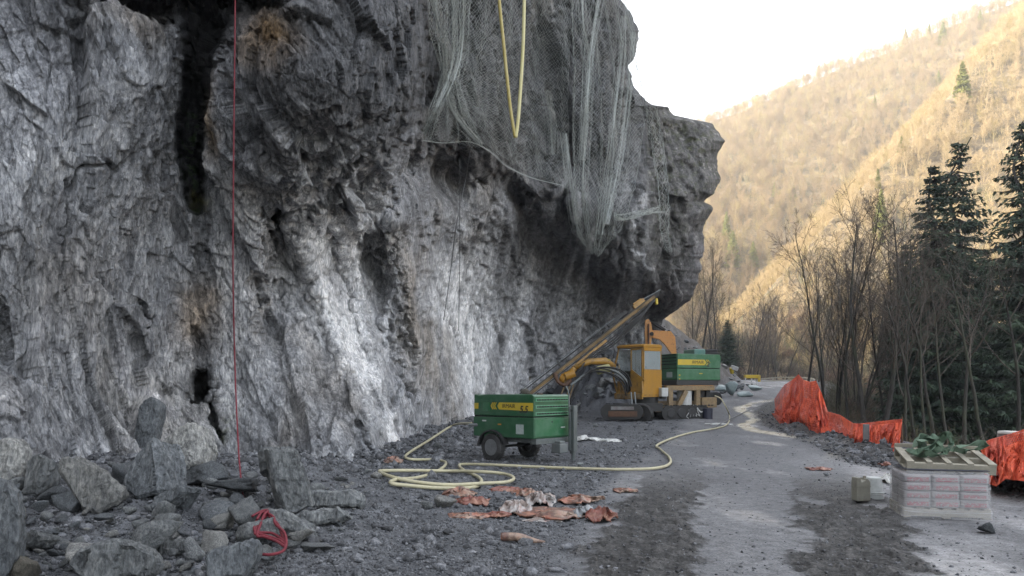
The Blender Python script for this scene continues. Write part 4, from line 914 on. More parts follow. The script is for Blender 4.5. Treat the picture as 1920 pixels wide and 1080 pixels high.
# ---------------------------------------------------------------- excavator behind the rig
def excavator():
    g = gz(11.3, 50.0)
    root = empty('excavator', (11.2, 50.0, g), R(20), 'orange excavator half hidden behind the drill rig with its stick hanging straight down', 'excavator')
    inv = (Matrix.Translation((11.2, 50.0, g)) @ Matrix.Rotation(R(20), 4, 'Z')).inverted()
    def L(px, py, Y): return inv @ P(px, py, Y)
    for y in (-1.0, 1.0):
        prof = []
        for k in range(20):
            a = 2 * math.pi * k / 20; prof.append(((1.1 if math.cos(a) > 0 else -1.1) + .4 * math.cos(a), .42 + .42 * math.sin(a)))
        MB().prism(prof, .5, 'XZ', y).build('crawler_track', M_DRIG, root, bevel=.02)
    MB().cyl((0, 0, .5), (0, 0, 1.1), .7, 20).build('turntable', M_DRIG, root)
    MB().bx(-1.3, .9, -1.2, 1.2, 1.1, 2.2).build('upper_body', M_EXC, root, bevel=.06)
    MB().bx(-.2, .9, -.2, 1.2, 2.2, 3.55 - g).build('engine_hood', M_DRIG, root, bevel=.05)
    MB().bx(-.45, .35, -1.15, .1, 2.2, 3.95 - g).build('cab_hood', M_TEAL, root, bevel=.06)
    MB().bx(.4, 1.5, -1.0, .3, 2.2, 3.80 - g).build('engine_cover', M_DRIG, root, bevel=.08)
    MB().bx(.5, 1.4, -.9, .2, 3.80 - g, 3.98 - g).build('cooler_grille', M_BLACK, root, bevel=.03)
    b = MB(); pts = [(1268, 672), (1262, 640), (1252, 626), (1222, 622)]; V = []
    for (px, py, hw) in ((1268, 680, 7), (1262, 650, 9), (1254, 633, 11), (1238, 627, 7), (1224, 626, 5)):
        pass
    out = [(1222, 619), (1258, 621), (1266, 632), (1269, 666), (1269, 690), (1262, 690), (1259, 663), (1246, 645), (1236, 636), (1222, 633)]
    pl = [L(a_, b_, 50.0) for a_, b_ in out]; pr = [L(a_, b_, 50.0) + inv.to_3x3() @ Vector((0.05, .42, 0)) for a_, b_ in out]
    n = len(out); b.add(pl + pr, [list(range(n)), [n + i for i in range(n)][::-1]] + [[i, (i + 1) % n, n + (i + 1) % n, n + i] for i in range(n)])
    b.build('boom', M_EXC, root, bevel=.02)
    s_ = MB(); out = [(1210, 600), (1216, 598), (1221, 606), (1223, 618), (1222, 634), (1220, 652), (1216, 672), (1212, 672), (1211, 650), (1209, 625)]
    pl = [L(a_, b_, 49.7) for a_, b_ in out]; pr = [L(a_, b_, 49.7) + inv.to_3x3() @ Vector((0.03, .36, 0)) for a_, b_ in out]
    n = len(out); s_.add(pl + pr, [list(range(n)), [n + i for i in range(n)][::-1]] + [[i, (i + 1) % n, n + (i + 1) % n, n + i] for i in range(n)])
    s_.build('stick', M_EXC, root, bevel=.015)
    MB().cyl(L(1219, 603, 49.9), L(1246, 620, 50.2), .07, 8).build('ram', M_DRIG, root)
    MB().tube(spline([L(1218, 602, 49.8), L(1232, 608, 49.8), L(1248, 618, 50)], 5), .04, 6).build('hydraulic_hose', M_BLACK, root)
    MB().cyl(L(1216, 607, 49.6), L(1216, 645, 49.6), .06, 8).build('ram', M_RUST, root)
    MB().cyl(L(1222, 626, 49.5), L(1222, 626, 50.6), .13, 12).build('boom_pin', M_DRIG, root)
    c = L(1214, 690, 49.8); bk = MB().prism([(-.5, .3), (.3, .45), (.5, .0), (.3, -.5), (-.2, -.6), (-.6, -.2)], .9, 'XZ').build('bucket', M_RUST, root, bevel=.02, loc=c)
    return root
excavator()
# ---------------------------------------------------------------- rocks
def ico(sub):
    import bmesh
    bm = bmesh.new(); bmesh.ops.create_icosphere(bm, subdivisions=sub, radius=1.0)
    V = np.array([v.co[:] for v in bm.verts]); Fc = np.array([[v.index for v in f.verts] for f in bm.faces]); bm.free(); return V, Fc
ICO = {k: ico(k) for k in (1, 2, 3, 4)}
def rock_verts(seed, sub=3, planes=8, rough=.03, lo=.38, hi=.88):
    rs = np.random.RandomState(seed); V, Fc = ICO[sub]
    n = rs.normal(size=(planes, 3)); n /= np.linalg.norm(n, axis=1, keepdims=True); d = rs.uniform(lo, hi, planes)
    dots = V @ n.T
    r = np.where(dots > 1e-3, d[None, :] / np.maximum(dots, 1e-3), 9).min(1); r = np.minimum(r, 1.3)
    Pn = V * r[:, None]
    f = fbm(Pn[:, 0] * 2.2 + seed, Pn[:, 1] * 2.2, Pn[:, 2] * 2.2, seed, 4)
    ff, _ = facets(Pn[:, 0] * 2.6 + seed, Pn[:, 1] * 2.6, Pn[:, 2] * 2.6, seed, 1.0); f2, _ = facets(Pn[:, 0] * 7 + seed, Pn[:, 1] * 7, Pn[:, 2] * 7, seed + 3, 1.0); ff = ff + .45 * f2
    Pn = Pn * (1 + rough * 1.6 * f + rough * ff)[:, None]
    return Pn, Fc
M_ROCK = rock_mat('boulder_rock', (0.140, 0.148, 0.151), None, 2.6, 0.8, 0.6, 0.03)
M_ROCKB = rock_mat('boulder_rock_brown', (0.135, 0.125, 0.105), None, 2.6, 0.8, 0.6, 0.03)
M_ROCKP = rock_mat('boulder_rock_pale', (0.205, 0.207, 0.20), None, 2.6, 0.8, 0.6, 0.03)
M_ROCKD = rock_mat('boulder_rock_dark', (0.105, 0.114, 0.122), None, 2.6, 0.8, 0.6, 0.03)
def prismatic(seed, outline, depth, sub=None):
    """a slab: traced outline of its broad face with real thickness, bevelled and roughened"""
    import bmesh
    n = len(outline); bm = bmesh.new(); rs = random.Random(seed)
    fr = [bm.verts.new((x, -depth / 2, z)) for x, z in outline]; bk = [bm.verts.new((x * .92 + rs.uniform(-.03, .03), depth / 2, z * .92 + rs.uniform(-.03, .03))) for x, z in outline]
    bm.faces.new(fr); bm.faces.new(bk[::-1])
    for i in range(n): bm.faces.new((fr[i], bk[i], bk[(i + 1) % n], fr[(i + 1) % n]))
    bmesh.ops.recalc_face_normals(bm, faces=bm.faces[:])
    bmesh.ops.bevel(bm, geom=bm.edges[:], offset=.03, segments=1, affect='EDGES', clamp_overlap=True)
    bmesh.ops.triangulate(bm, faces=bm.faces[:])
    for _ in range(4): bmesh.ops.subdivide_edges(bm, edges=[e for e in bm.edges if e.calc_length() > .05], cuts=1, use_grid_fill=False); bmesh.ops.triangulate(bm, faces=bm.faces[:])
    bm.normal_update()
    co = np.array([v.co[:] for v in bm.verts]); no = np.array([v.normal[:] for v in bm.verts])
    f = fbm(co[:, 0] * 2 + seed, co[:, 1] * 2, co[:, 2] * 2, seed, 4); g, _ = facets(co[:, 0] * 4 + seed, co[:, 1] * 4, co[:, 2] * 2.2, seed, 1.0)
    g2, _ = facets(co[:, 0] * 9 + seed, co[:, 1] * 9, co[:, 2] * 7, seed + 1, 1.0); co = co + no * (.05 * f + .03 * g + .014 * g2)[:, None]
    for v, c in zip(bm.verts, co): v.co = c
    me = bpy.data.meshes.new('slab'); bm.to_mesh(me); bm.free(); return me
# (label, centre px, centre py, base py, width px, height px, depth factor, tilt in the picture plane, kind)
BIG = [
 ('upright grey slab leaning behind the coil of red rope', 522, 900, 962, 0, 0, .55, 0, 'slab1'),
 ('large pale slab tilted down to the right at the foot of the wall', 178, 912, 962, 0, 0, .6, 0, 'slab2'),
 ('dark pyramid shaped boulder left of the big cleft foot', 296, 880, 938, 100, 120, .7, 8, 'D'),
 ('pale tan slab resting against the wall behind the pyramid boulder', 352, 838, 900, 90, 98, .5, -22, 'P'),
 ('upright dark block perched high against the wall', 283, 788, 905, 42, 94, .8, 6, 'D'),
 ('flat dark rock lying behind the pile left of the upright slab', 384, 886, 912, 92, 40, 1.0, 5, 'D'),
 ('thin dark ledge rock beside the hanging red rope', 432, 908, 930, 108, 28, 1.0, -3, 'D'),
 ('long flat slab lying right of the upright slab', 625, 938, 956, 120, 30, .8, 2, 'R'),
 ('flat slab with ragged end on the gravel in front of the long slab', 612, 970, 986, 116, 26, .8, 4, 'R'),
 ('wedge shaped slab over a dark gap beside the rope coil', 545, 984, 1012, 122, 42, .8, -24, 'R'),
 ('small flat stone lying alone right of the rope coil', 596, 1026, 1036, 64, 20, .8, 0, 'R'),
 ('broad smooth boulder at the bottom edge of the picture', 222, 1052, 1085, 165, 84, .7, -4, 'R'),
 ('cracked grey boulder at the bottom just left of the rope coil', 438, 1046, 1082, 112, 84, .8, 6, 'D'),
 ('tall dark boulder cut by the left edge of the picture', 6, 1000, 1090, 84, 190, .8, 4, 'D'),
 ('rounded grey rock in the middle of the rubble', 306, 984, 1004, 64, 42, .9, 6, 'R'),
 ('long grey rock just below the rounded rock', 326, 1026, 1046, 78, 38, .9, -8, 'R'),
 ('pale angular rock with a dark gap on its left', 402, 1018, 1044, 52, 54, .9, 10, 'P'),
 ('dark greenish slab lying under the pyramid boulder', 336, 930, 966, 84, 58, .8, -14, 'D'),
 ('layered grey rock at the left above the bottom boulder', 66, 1010, 1036, 76, 42, .9, 2, 'R'),
 ('squarish grey block at the wall foot left of the pale slab', 80, 892, 938, 56, 74, .9, 0, 'R'),
 ('pale block at the wall foot by the left edge', 22, 868, 930, 60, 84, .8, 4, 'P'),
 ('dark block wedged behind the tilted pale slab', 226, 892, 928, 66, 54, .9, 0, 'D'),
 ('grey rock the red rope hangs down to', 458, 962, 1004, 60, 62, .9, 4, 'R'),
 ('small pale rock left of the rope coil among darker ones', 417, 978, 996, 38, 34, .9, 0, 'P'),
 ('dark block in the shade of the tilted pale slab', 134, 938, 966, 54, 46, .9, 0, 'D'),
 ('broken brown rock under the edge of the rubble at far left', 40, 1066, 1090, 60, 50, .9, 0, 'B'),
]
SL1 = [(492, 838), (520, 841), (549, 843), (562, 885), (573, 938), (577, 950), (546, 966), (524, 962), (512, 920), (500, 872)]
SL2 = [(122, 862), (148, 857), (184, 878), (218, 908), (236, 930), (226, 948), (192, 966), (166, 958), (150, 928), (130, 892)]
OUTL = {'perched high': [(263, 762), (284, 744), (303, 752), (307, 800), (300, 850), (290, 885), (268, 880), (259, 820)], 'tall dark boulder': [(-40, 905), (10, 895), (30, 930), (40, 985), (44, 1060), (30, 1095), (-40, 1095)], 'squarish grey block at': [(56, 862), (80, 850), (104, 858), (108, 900), (100, 932), (60, 930)], 'pale block at the wall': [(-10, 835), (20, 826), (46, 840), (52, 880), (44, 912), (-8, 914)], 'dark pyramid': [(250, 925), (262, 880), (288, 830), (306, 822), (320, 850), (340, 900), (345, 925), (300, 938)],
 'pale tan slab': [(312, 876), (322, 830), (345, 812), (372, 796), (392, 840), (402, 872), (370, 890), (335, 892)], 'broad smooth': [(145, 1060), (160, 1030), (200, 1018), (260, 1020), (300, 1040), (304, 1062), (290, 1085), (180, 1090)],
 'cracked grey': [(385, 1040), (400, 1030), (440, 1022), (470, 1008), (490, 1020), (485, 1050), (468, 1085), (400, 1085)], 'wedge shaped': [(495, 968), (512, 956), (530, 954), (560, 972), (585, 990), (602, 1010), (590, 1016), (550, 1000), (515, 990)],
 'long flat slab lying': [(568, 928), (600, 922), (660, 922), (682, 936), (676, 950), (640, 952), (590, 956), (570, 948)], 'flat slab with ragged': [(555, 966), (600, 958), (640, 954), (668, 970), (640, 978), (600, 984), (560, 982)],
 'dark greenish': [(296, 940), (320, 925), (360, 905), (368, 920), (352, 940), (330, 958), (300, 962)], 'layered grey': [(36, 1012), (56, 996), (90, 990), (106, 1008), (90, 1026), (50, 1032)], 'long grey rock just': [(288, 1030), (310, 1012), (345, 1010), (366, 1022), (350, 1042), (305, 1046)]}
def big_rocks():
    for i, (lab, cx, cy, by, w, h, df, tilt, kind) in enumerate(BIG):
        if kind.startswith('slab'):
            out = SL1 if kind == 'slab1' else SL2
            Y = GT(cx, by).y; k = Y / F
            me = prismatic(100 + i, [((a - cx) * k, (cy - b) * k) for a, b in out][::-1], .62 if kind == 'slab1' else .34)
            o = link('boulder', me, M_ROCKP if kind == 'slab2' else M_ROCK); o.location = P(cx, cy, Y + .1)
            o.rotation_euler = (R(-16 if kind == 'slab2' else -6), 0, R(24 if kind == 'slab1' else 10)); o.scale = (1.06, 1, 1.0)
            tag(o, lab, 'boulder'); continue
        Y = GT(cx, by).y; k = Y / F
        if cy < 830: Y = depth(np.array([float(cx)]), np.array([float(cy + 60)]))[0] - .15; k = Y / F
        ol = [v for kk, v in OUTL.items() if lab.find(kk) >= 0]
        if ol:
            o = link('boulder', prismatic(130 + i, [((a - cx) * k, (cy - b) * k) for a, b in ol[0]][::-1], max(min(w, h * 1.4) * k * .8, .3)), {'R': M_ROCK, 'B': M_ROCKB, 'P': M_ROCKP, 'D': M_ROCKD}[kind])
            o.location = P(cx, cy, Y + .05); o.rotation_euler = (R(-14), 0, R((i * 53) % 50 - 25)); tag(o, lab, 'boulder'); continue
        V, Fc = rock_verts(300 + i, 4 if w > 60 else 4, 8 + i % 4, .07)
        lo, hi = V.min(0), V.max(0); V = (V - (lo + hi) / 2) / ((hi - lo) / 2)
        o = link('boulder', mesh_from('boulder', V, Fc), {'R': M_ROCK, 'B': M_ROCKB, 'P': M_ROCKP, 'D': M_ROCKD}[kind])
        o.location = P(cx, cy, Y + .05); o.scale = (w * k / 2 * 1.04, max(w, h * .7) * k / 2 * df, h * k / 2 * 1.04); o.rotation_euler = (R(-6), R(-tilt), R((i * 37) % 21 - 10))
        tag(o, lab, 'boulder')
big_rocks()
def loose_rocks():
    rs = random.Random(11); var = []
    for s_ in range(14):
        V, Fc = rock_verts(900 + s_, 3, 11 + s_ % 3, .05, .36, .72); var.append([mesh_from('rock', V * .5, Fc)] )
        var[-1][0].materials.append([M_ROCK, M_ROCKD, M_ROCK, M_ROCKP, M_ROCK, M_ROCKD][s_ % 6])
    def put(x, y, s_, lab, grp, cat='rock', nm='loose_rock', dz=.25):
        o = link(nm, rs.choice(var)[0]); z = top_z(x, y)
        o.location = (x, y, z + s_ * dz); o.rotation_euler = (rs.uniform(-.5, .5), rs.uniform(-.5, .5), rs.uniform(0, 6.28))
        o.scale = (s_ * rs.uniform(.8, 1.5), s_ * rs.uniform(.7, 1.2), s_ * rs.uniform(.4, .8)); tag(o, lab, cat, grp)
    n = 0
    while n < 262:
        px = rs.uniform(-20, 640) if rs.random() < .8 else rs.uniform(560, 760); lo = np.interp(px, [0, 440, 620, 760], [900, 905, 905, 870]); hi = np.interp(px, [0, 480, 640, 760], [1090, 1085, 1000, 905])
        py = rs.uniform(lo, hi); g = GT(px, py)
        s_ = min(.42, .10 * (1 / max(rs.random(), .06)) ** .55) * (1.0 if px < 560 else .55)
        put(g.x, g.y, s_, 'loose grey angular rock in the rubble heap at the foot of the wall', 'loose rocks of the rubble heap', dz=.18 + .35 * rs.random() if px < 560 else .2); n += 1
    for i in range(84):
        x = rs.gauss(6.0, 1.5); Y = rs.uniform(43.5, 49.5); o_s = rs.uniform(.2, .95) ** 1.5 + .12
        put(x, Y, o_s, 'grey broken rock in the pile behind the drill rig boom', 'rocks piled behind the drill boom', nm='pile_rock')
    for i in range(90):
        Y = rs.uniform(58, 76); x = np.interp(Y, TAL_Y, TAL_X) - rs.random() ** 1.5 * 9 + 1.0; put(x, Y, rs.uniform(.25, .8), 'grey rock on the debris slope behind the machines', 'rocks on the debris slope', nm='slope_rock')
    for k, (px, py, s_, lab) in enumerate([(816, 842, .22, 'pale angular stone on the gravel left of the trailer wheel'), (842, 846, .16, 'small stone beside the pale angular stone'), (800, 955, .26, 'pinkish block half under the plastic litter'), (828, 952, .36, 'grey block beside the pinkish block by the litter'),
            (1117, 801, .30, 'reddish stone on the gravel behind the trailer'), (1550, 893, .13, 'small dark stone on the wet verge before the can'), (1660, 903, .14, 'black stone right of the upturned pail'), (1855, 1000, .2, 'stone on the road corner right of the wrapped pallet')]):
        g = GT(px, py); o = link('stone', var[k][0]); o.location = (g.x, g.y, g.z + s_ * .25); o.scale = (s_ * 1.2, s_, s_ * .8); o.rotation_euler = (.1, .2, k); tag(o, lab, 'stone')
    # brown rock on the compressor
    V, Fc = rock_verts(77, 3, 8, .05); o = link('rock', mesh_from('rock', V, Fc), M_ROCKB); o.location = P(989, 735, 17.9); o.scale = (.13, .12, .10); o.rotation_euler = (0, .2, 1); tag(o, 'small brown rock lying on top of the green trailer', 'rock')
loose_rocks()
def gravel():
    rs = np.random.RandomState(5); V0, F0 = ICO[1]
    tpl = []
    for k in range(8):
        pn = rs.normal(size=(6, 3)); pn /= np.linalg.norm(pn, axis=1, keepdims=True); dt = V0 @ pn.T
        q = V0 * np.minimum(np.where(dt > 1e-3, rs.uniform(.4, .8, 6)[None] / np.maximum(dt, 1e-3), 9).min(1), 1.3)[:, None]; tpl.append(q)
    N = 62000; Pn = []
    pxs = rs.uniform(-60, 1980, N * 4); pys = 735 + (1095 - 735) * rs.uniform(0, 1, N * 4) ** 1.15
    Y = EYE * F / (pys - 725); X = (pxs - 960) / F * Y
    xe = np.interp(Y, EDGE_Y, EDGE_X)
    n1, n2, n3, mud, silt, pale, berm, grv, road = ground_masks(X, Y)
    base = np.interp(Y, [5, 10, 14, 16, 18, 26, 34, 45, 54], [-9, -7.6, -5.0, -3.8, -2.9, -2.6, -1.3, 1.4, 8.5])
    foot = sst(2.6, .2, X - base)
    dens = .03 * road + .75 * grv + .9 * berm + .5 * foot + .08 * mud
    ok = (rs.uniform(0, 1, len(X)) < dens) & (X > base - .6) & (X < xe + .5) & (Y < 75)
    idx = np.where(ok)[0][:N]; X, Y, foot, berm = X[idx], Y[idx], foot[idx], berm[idx]
    s_ = .0062 * (1 / np.maximum(rs.uniform(0, 1, len(X)), .002)) ** .42 * (1 + 1.3 * foot + .7 * berm) * np.clip(Y / 9, 1, 2.0)
    s_ = np.minimum(s_, np.where((grv[idx] > .4) | (foot > .3) | (berm > .3), .12, .026))
    r_i = np.clip(np.searchsorted(GY[:, 0], Y), 0, len(GY) - 1)
    c_i = np.array([np.abs(GX[r] - x).argmin() for r, x in zip(r_i, X)]); Z = GZM[r_i, c_i]
    t = rs.randint(0, 8, len(X)); a = rs.uniform(0, 6.28, len(X)); ca, sa = np.cos(a), np.sin(a)
    T = np.array(tpl)[t]; sc = np.stack([s_ * rs.uniform(.8, 1.5, len(X)), s_ * rs.uniform(.7, 1.2, len(X)), s_ * rs.uniform(.4, .9, len(X))], -1)
    T = T * sc[:, None, :]; x = T[..., 0] * ca[:, None] - T[..., 1] * sa[:, None]; y = T[..., 0] * sa[:, None] + T[..., 1] * ca[:, None]
    V = np.stack([x + X[:, None], y + Y[:, None], T[..., 2] + (Z + s_ * .15)[:, None]], -1).reshape(-1, 3)
    Fc = (F0[None] + (np.arange(len(X)) * len(V0))[:, None, None]).reshape(-1, 3)
    me = mesh_from('gravel', V, Fc); col = np.array([0.088, .091, .098])[None] * rs.uniform(.45, 1.9, (len(X), 1)); setcol(me, 'tint', np.repeat(col, len(V0), 0))
    tag(link('gravel', me, rock_mat('gravel_stone', None, 'tint', 3.0, .3)), kind='stuff')
gravel()

# ---------------------------------------------------------------- hoses and ropes on the ground
def on_ground(pts, dz): return [GT(px, py, dz + .02) if py > 745 else G(px, py, dz) for px, py in pts]
def hoses():
    a = P(884, 794, 18.25)
    pts = [a] + on_ground([(850, 822), (800, 838), (768, 852), (760, 862), (775, 866), (810, 866), (834, 870), (832, 880), (812, 892), (780, 902), (742, 908), (734, 914), (770, 918), (830, 921), (885, 920), (902, 910), (897, 900), (872, 888), (861, 878), (872, 875), (930, 877), (1000, 880), (1080, 883), (1160, 885), (1225, 883), (1254, 875), (1255, 862), (1238, 846), (1232, 838), (1262, 824), (1300, 813), (1345, 805), (1364, 797), (1368, 782)], .03)
    pts[1].z += .35; pts[2].z += .08
    pts += [P(1362, 765, 39.2), P(1352, 748, 39.3), P(1340, 742, 39.4)]
    tag(MB().tube(spline(pts, 7), .030, 8).build('air_hose', M_HOSE, smooth=True), 'cream air hose snaking over the gravel from the trailer to the drill rig', 'hose')
    lp = on_ground([(712, 893), (760, 892), (830, 891), (900, 893), (945, 897), (963, 905), (950, 913), (905, 916), (840, 919), (780, 914), (735, 906), (714, 898), (712, 893)], .06)
    tag(MB().tube(spline(lp, 7), .030, 8).build('hose_loop', M_HOSE, smooth=True), 'flat loop of cream hose lying left of the plastic litter', 'hose')
    q = on_ground([(1330, 806), (1400, 772), (1440, 757)], .012)
    tag(MB().tube(spline(q, 6), .02, 6).build('thin_hose', M_THIN, smooth=True), 'thin pale hose running across the road past the rig', 'hose')
    # red rope down the wall
    pts = [P(441, -260, 12.0), P(441, 0, 12.0), P(438, 300, 12.1), P(437, 520, 12.2), P(441, 700, 12.3), P(446, 820, 11.3), P(450, 880, 10.6), P(456, 930, 9.6), P(464, 950, 9.0), P(474, 968, 8.2)]
    rp = MB().tube(spline(pts, 8), .012, 6).build('hanging_rope', M_ROPE, smooth=True); tag(rp, 'red rope hanging straight down the rock wall into the rubble', 'rope')
    rs = random.Random(3); c = MB()
    coil = [(474, 968), (492, 958), (508, 957), (500, 966), (486, 980), (480, 1000), (492, 1002), (520, 1012), (536, 1020), (530, 1004), (520, 985), (508, 970), (492, 962), (482, 975), (476, 992), (486, 998), (510, 1000), (528, 1012), (536, 1022), (528, 1034), (505, 1040), (485, 1038)]
    pts = []
    for k, (px, py) in enumerate(coil):
        Y = 7.6 - (py - 1000) * .016; pts.append(P(px + rs.uniform(-2, 2), py, Y))
    tag(MB().tube(spline(pts, 8), .014, 6).build('rope_coil', M_ROPE, smooth=True), 'tangled end of red rope lying on the rocks', 'rope')
    pts2 = [P(px + rs.uniform(-5, 5), py + rs.uniform(-5, 5), 7.55 - (py - 1000) * .016) for px, py in coil[2:14]]
    tag(MB().tube(spline(pts2, 8), .014, 6).build('rope_loop', M_ROPE, smooth=True), 'second loose loop of red rope over the tangle', 'rope')
    # yellow hoses hanging over the net
    Y = 20.0
    tag(MB().tube(spline([P(925, -160, Y), P(936, 0, Y), P(943, 70, Y), P(950, 140, Y), P(958, 210, Y), P(966, 258, Y)], 7), .042, 8).build('hanging_hose', M_YHOSE, smooth=True), 'darker left leg of the yellow hose hanging over the net', 'hose')
    tag(MB().tube(spline([P(986, -160, Y), P(983, 0, Y), P(981, 80, Y), P(977, 150, Y), P(972, 220, Y), P(967, 258, Y)], 7), .042, 8).build('hanging_hose', grime('bright_hose', (.62, .56, .26), (.7, .68, .5), .5, 3), smooth=True), 'brighter right leg of the yellow hose hanging over the net', 'hose')
    for k, (pp, lab, r) in enumerate([([(884, 268), (872, 340), (856, 420), (846, 500), (832, 600)], 'thin pale cord slanting down from the net edge', .016), ([(862, 300), (862, 480), (860, 620)], 'thin dark cord hanging straight below the net edge', .010), ([(795, 690), (775, 760), (745, 868)], 'thin dark cord slanting over the rock left of the trailer', .010)]):
        tag(MB().tube(spline([face(px, py, .9 if k < 2 else .35) for px, py in pp], 6), r, 5).build('cord', M_THIN, smooth=True), lab, 'cord')
hoses()

# ---------------------------------------------------------------- crumpled sheets and bags
def plastic_mat(name, cols, rough=.45, scale=3.0, bump=.3):
    m, n, b = new_mat(name); tc = nd(n, 'ShaderNodeTexCoord')
    q = nd(n, 'ShaderNodeTexNoise', i_Scale=scale, i_Detail=7.0, i_Roughness=0.7); q2 = nd(n, 'ShaderNodeTexNoise', i_Scale=scale * 9, i_Detail=4.0)
    for z in (q, q2): n.links.new(tc.outputs['Object'], z.inputs['Vector'])
    r = rampn(n, [(0.34 + .32 * i / (len(cols) - 1), c) for i, c in enumerate(cols)]); n.links.new(q.outputs[0], r.inputs[0]); n.links.new(r.outputs[0], b.inputs['Base Color'])
    b.inputs['Roughness'].default_value = rough; bp = nd(n, 'ShaderNodeBump', i_Strength=bump, i_Distance=.02); n.links.new(q2.outputs[0], bp.inputs['Height']); n.links.new(bp.outputs[0], b.inputs['Normal'])
    return m
M_LITTER = plastic_mat('red_litter_plastic', [(.20, .04, .03), (.30, .14, .09), (.10, .055, .045), (.28, .20, .15), (.26, .085, .055)], .45, 2.4)
M_LITTERW = plastic_mat('pale_litter_plastic', [(.26, .23, .21), (.22, .17, .15), (.34, .33, .32), (.24, .12, .10)], .4, 2.4)
M_LITTERR = plastic_mat('rust_litter', [(.20, .045, .03), (.14, .05, .035), (.30, .16, .11)], .5, 3.0)
M_SACK = plastic_mat('white_sack', [(.55, .56, .55), (.42, .42, .40), (.62, .63, .62)], .6, 3.0)
def crumple(name, lab, cat, px, py, wpx, dm, h, seed, mat, rz=0.0, yoff=0, group=None, n=34):
    g = GT(px, py); k = g.y / F; w = wpx * k
    u, v = np.meshgrid(np.linspace(-1, 1, n), np.linspace(-1, 1, max(14, int(n * .6))))
    a = np.arctan2(v, u); out = 1 + .30 * fbm(np.cos(a) * 1.5 + seed, np.sin(a) * 1.5, 0 * a, seed, 3); sq = np.maximum(np.abs(u), np.abs(v)) / np.maximum(np.hypot(u, v), 1e-4)
    x = u * sq * out * w / 2; y = v * sq * out * dm / 2
    x = x + .10 * w * fbm(u * 2.5 + seed, v * 2.5, 0 * u, seed + 1, 3); y = y + .3 * dm * fbm(u * 2 + seed, v * 2, 0 * u + 4, seed + 2, 3)
    f, _ = facets(u * 3.2 + seed, v * 2.2, 0 * u, seed, 1.5); f2, _ = facets(u * 8 + seed, v * 5, 0 * u + 2, seed, 1.3); ridg = 1 - np.abs(fbm(u * 2.4 + seed, v * 1.6, 0 * u, seed + 5, 4)) * 2.2
    env = np.clip(1 - (u * u + v * v) ** 1.2 * .5, 0, 1)
    z = np.clip(.30 + .10 * f + .04 * f2 + .75 * ridg ** 2 * np.sign(ridg), 0.02, 2)
    for _ in range(2): z[1:-1, 1:-1] = (z[1:-1, 1:-1] * 2 + z[:-2, 1:-1] + z[2:, 1:-1] + z[1:-1, :-2] + z[1:-1, 2:]) / 6
    z = .52 * h * env * z
    top = np.stack([x, y, z], -1); bot = np.stack([x * .98, y * .98, np.minimum(z - .012, z * 0.9 - .012)], -1)
    nr, nc = u.shape; F1 = grid_faces(nr, nc)
    V = np.concatenate([top.reshape(-1, 3), bot.reshape(-1, 3)]); F2 = F1[:, ::-1] + nr * nc
    rim = np.concatenate([np.arange(nc), np.arange(1, nr) * nc + nc - 1, (nr - 1) * nc + np.arange(nc - 2, -1, -1), np.arange(nr - 2, 0, -1) * nc]); nx = np.roll(rim, -1)
    F3 = np.stack([nx, rim, rim + nr * nc, nx + nr * nc], -1)
    o = link(name, mesh_from(name, V, np.concatenate([F1, F2, F3]), False), mat); o.location = (g.x, g.y, g.z + .01); o.rotation_euler = (0, 0, rz)
    return tag(o, lab, cat, group)
L_ = crumple
L_('plastic_litter', 'red and brown plastic sheet crumpled at the left of the litter', 'litter', 862, 928, 62, .7, .22, 1, M_LITTER)
L_('plastic_litter', 'dark red bag lying below the left crumpled sheet', 'litter', 885, 944, 74, .5, .22, 2, M_LITTERR)
L_('plastic_litter', 'long rusty strip of sheet trailing to the left front', 'litter', 878, 972, 84, .55, .16, 3, M_LITTER, -.5)
L_('plastic_litter', 'narrow red sheet running left from the pale bags', 'litter', 948, 922, 66, .5, .18, 4, M_LITTERR, -.2)
L_('plastic_litter', 'pale pink sheet standing up in the middle of the litter', 'litter', 968, 962, 58, .5, .40, 5, M_LITTERW)
L_('plastic_litter', 'white crumpled bag at the top of the litter', 'litter', 1012, 945, 56, .6, .38, 6, M_LITTERW)
L_('plastic_litter', 'red and white sheet folded beside the white bag', 'litter', 985, 930, 52, .5, .26, 7, M_LITTER)
L_('plastic_litter', 'flat brown sheet spread across the middle of the litter', 'litter', 1040, 965, 140, .9, .14, 8, M_LITTER)
L_('plastic_litter', 'reddish sheet stretched out toward the right', 'litter', 1088, 940, 90, .6, .20, 9, M_LITTER, .3)
L_('plastic_litter', 'crumpled brown red bag at the right end of the litter', 'litter', 1126, 975, 60, .5, .36, 10, M_LITTERR)
L_('plastic_litter', 'grey stiff bag beside the right end bag', 'litter', 1094, 966, 38, .4, .30, 11, plastic_mat('grey_bag', [(.2, .21, .22), (.28, .29, .3)], .6))
L_('plastic_litter', 'small brown scrap apart at the far right of the litter', 'litter', 1172, 922, 50, .4, .10, 12, M_LITTER, .2)
L_('plastic_litter', 'thin strip of red sheet along the front of the litter', 'litter', 930, 968, 60, .3, .10, 14, M_LITTERR)
L_('plastic_litter', 'torn red strip lying at the front left of the sheets', 'litter', 1020, 978, 80, .3, .07, 15, M_LITTERW)
L_('plastic_litter', 'rusty rags piled against the wall foot by the hose', 'litter', 738, 868, 40, .5, .30, 16, M_LITTER)
L_('plastic_litter', 'red sack lying alone on the wet verge', 'litter', 1536, 881, 44, .45, .14, 17, M_LITTERR)
L_('white_sack', 'large white sack crumpled on the gravel right of the trailer', 'sack', 1098, 826, 56, .8, .30, 18, M_SACK)
L_('white_sack', 'smaller white sack lying beside the large one', 'sack', 1142, 828, 50, .7, .20, 19, M_SACK)
L_('white_sack', 'white sack slumped against the left side of the wrapped pallet', 'sack', 1672, 905, 36, .45, .34, 20, M_SACK)
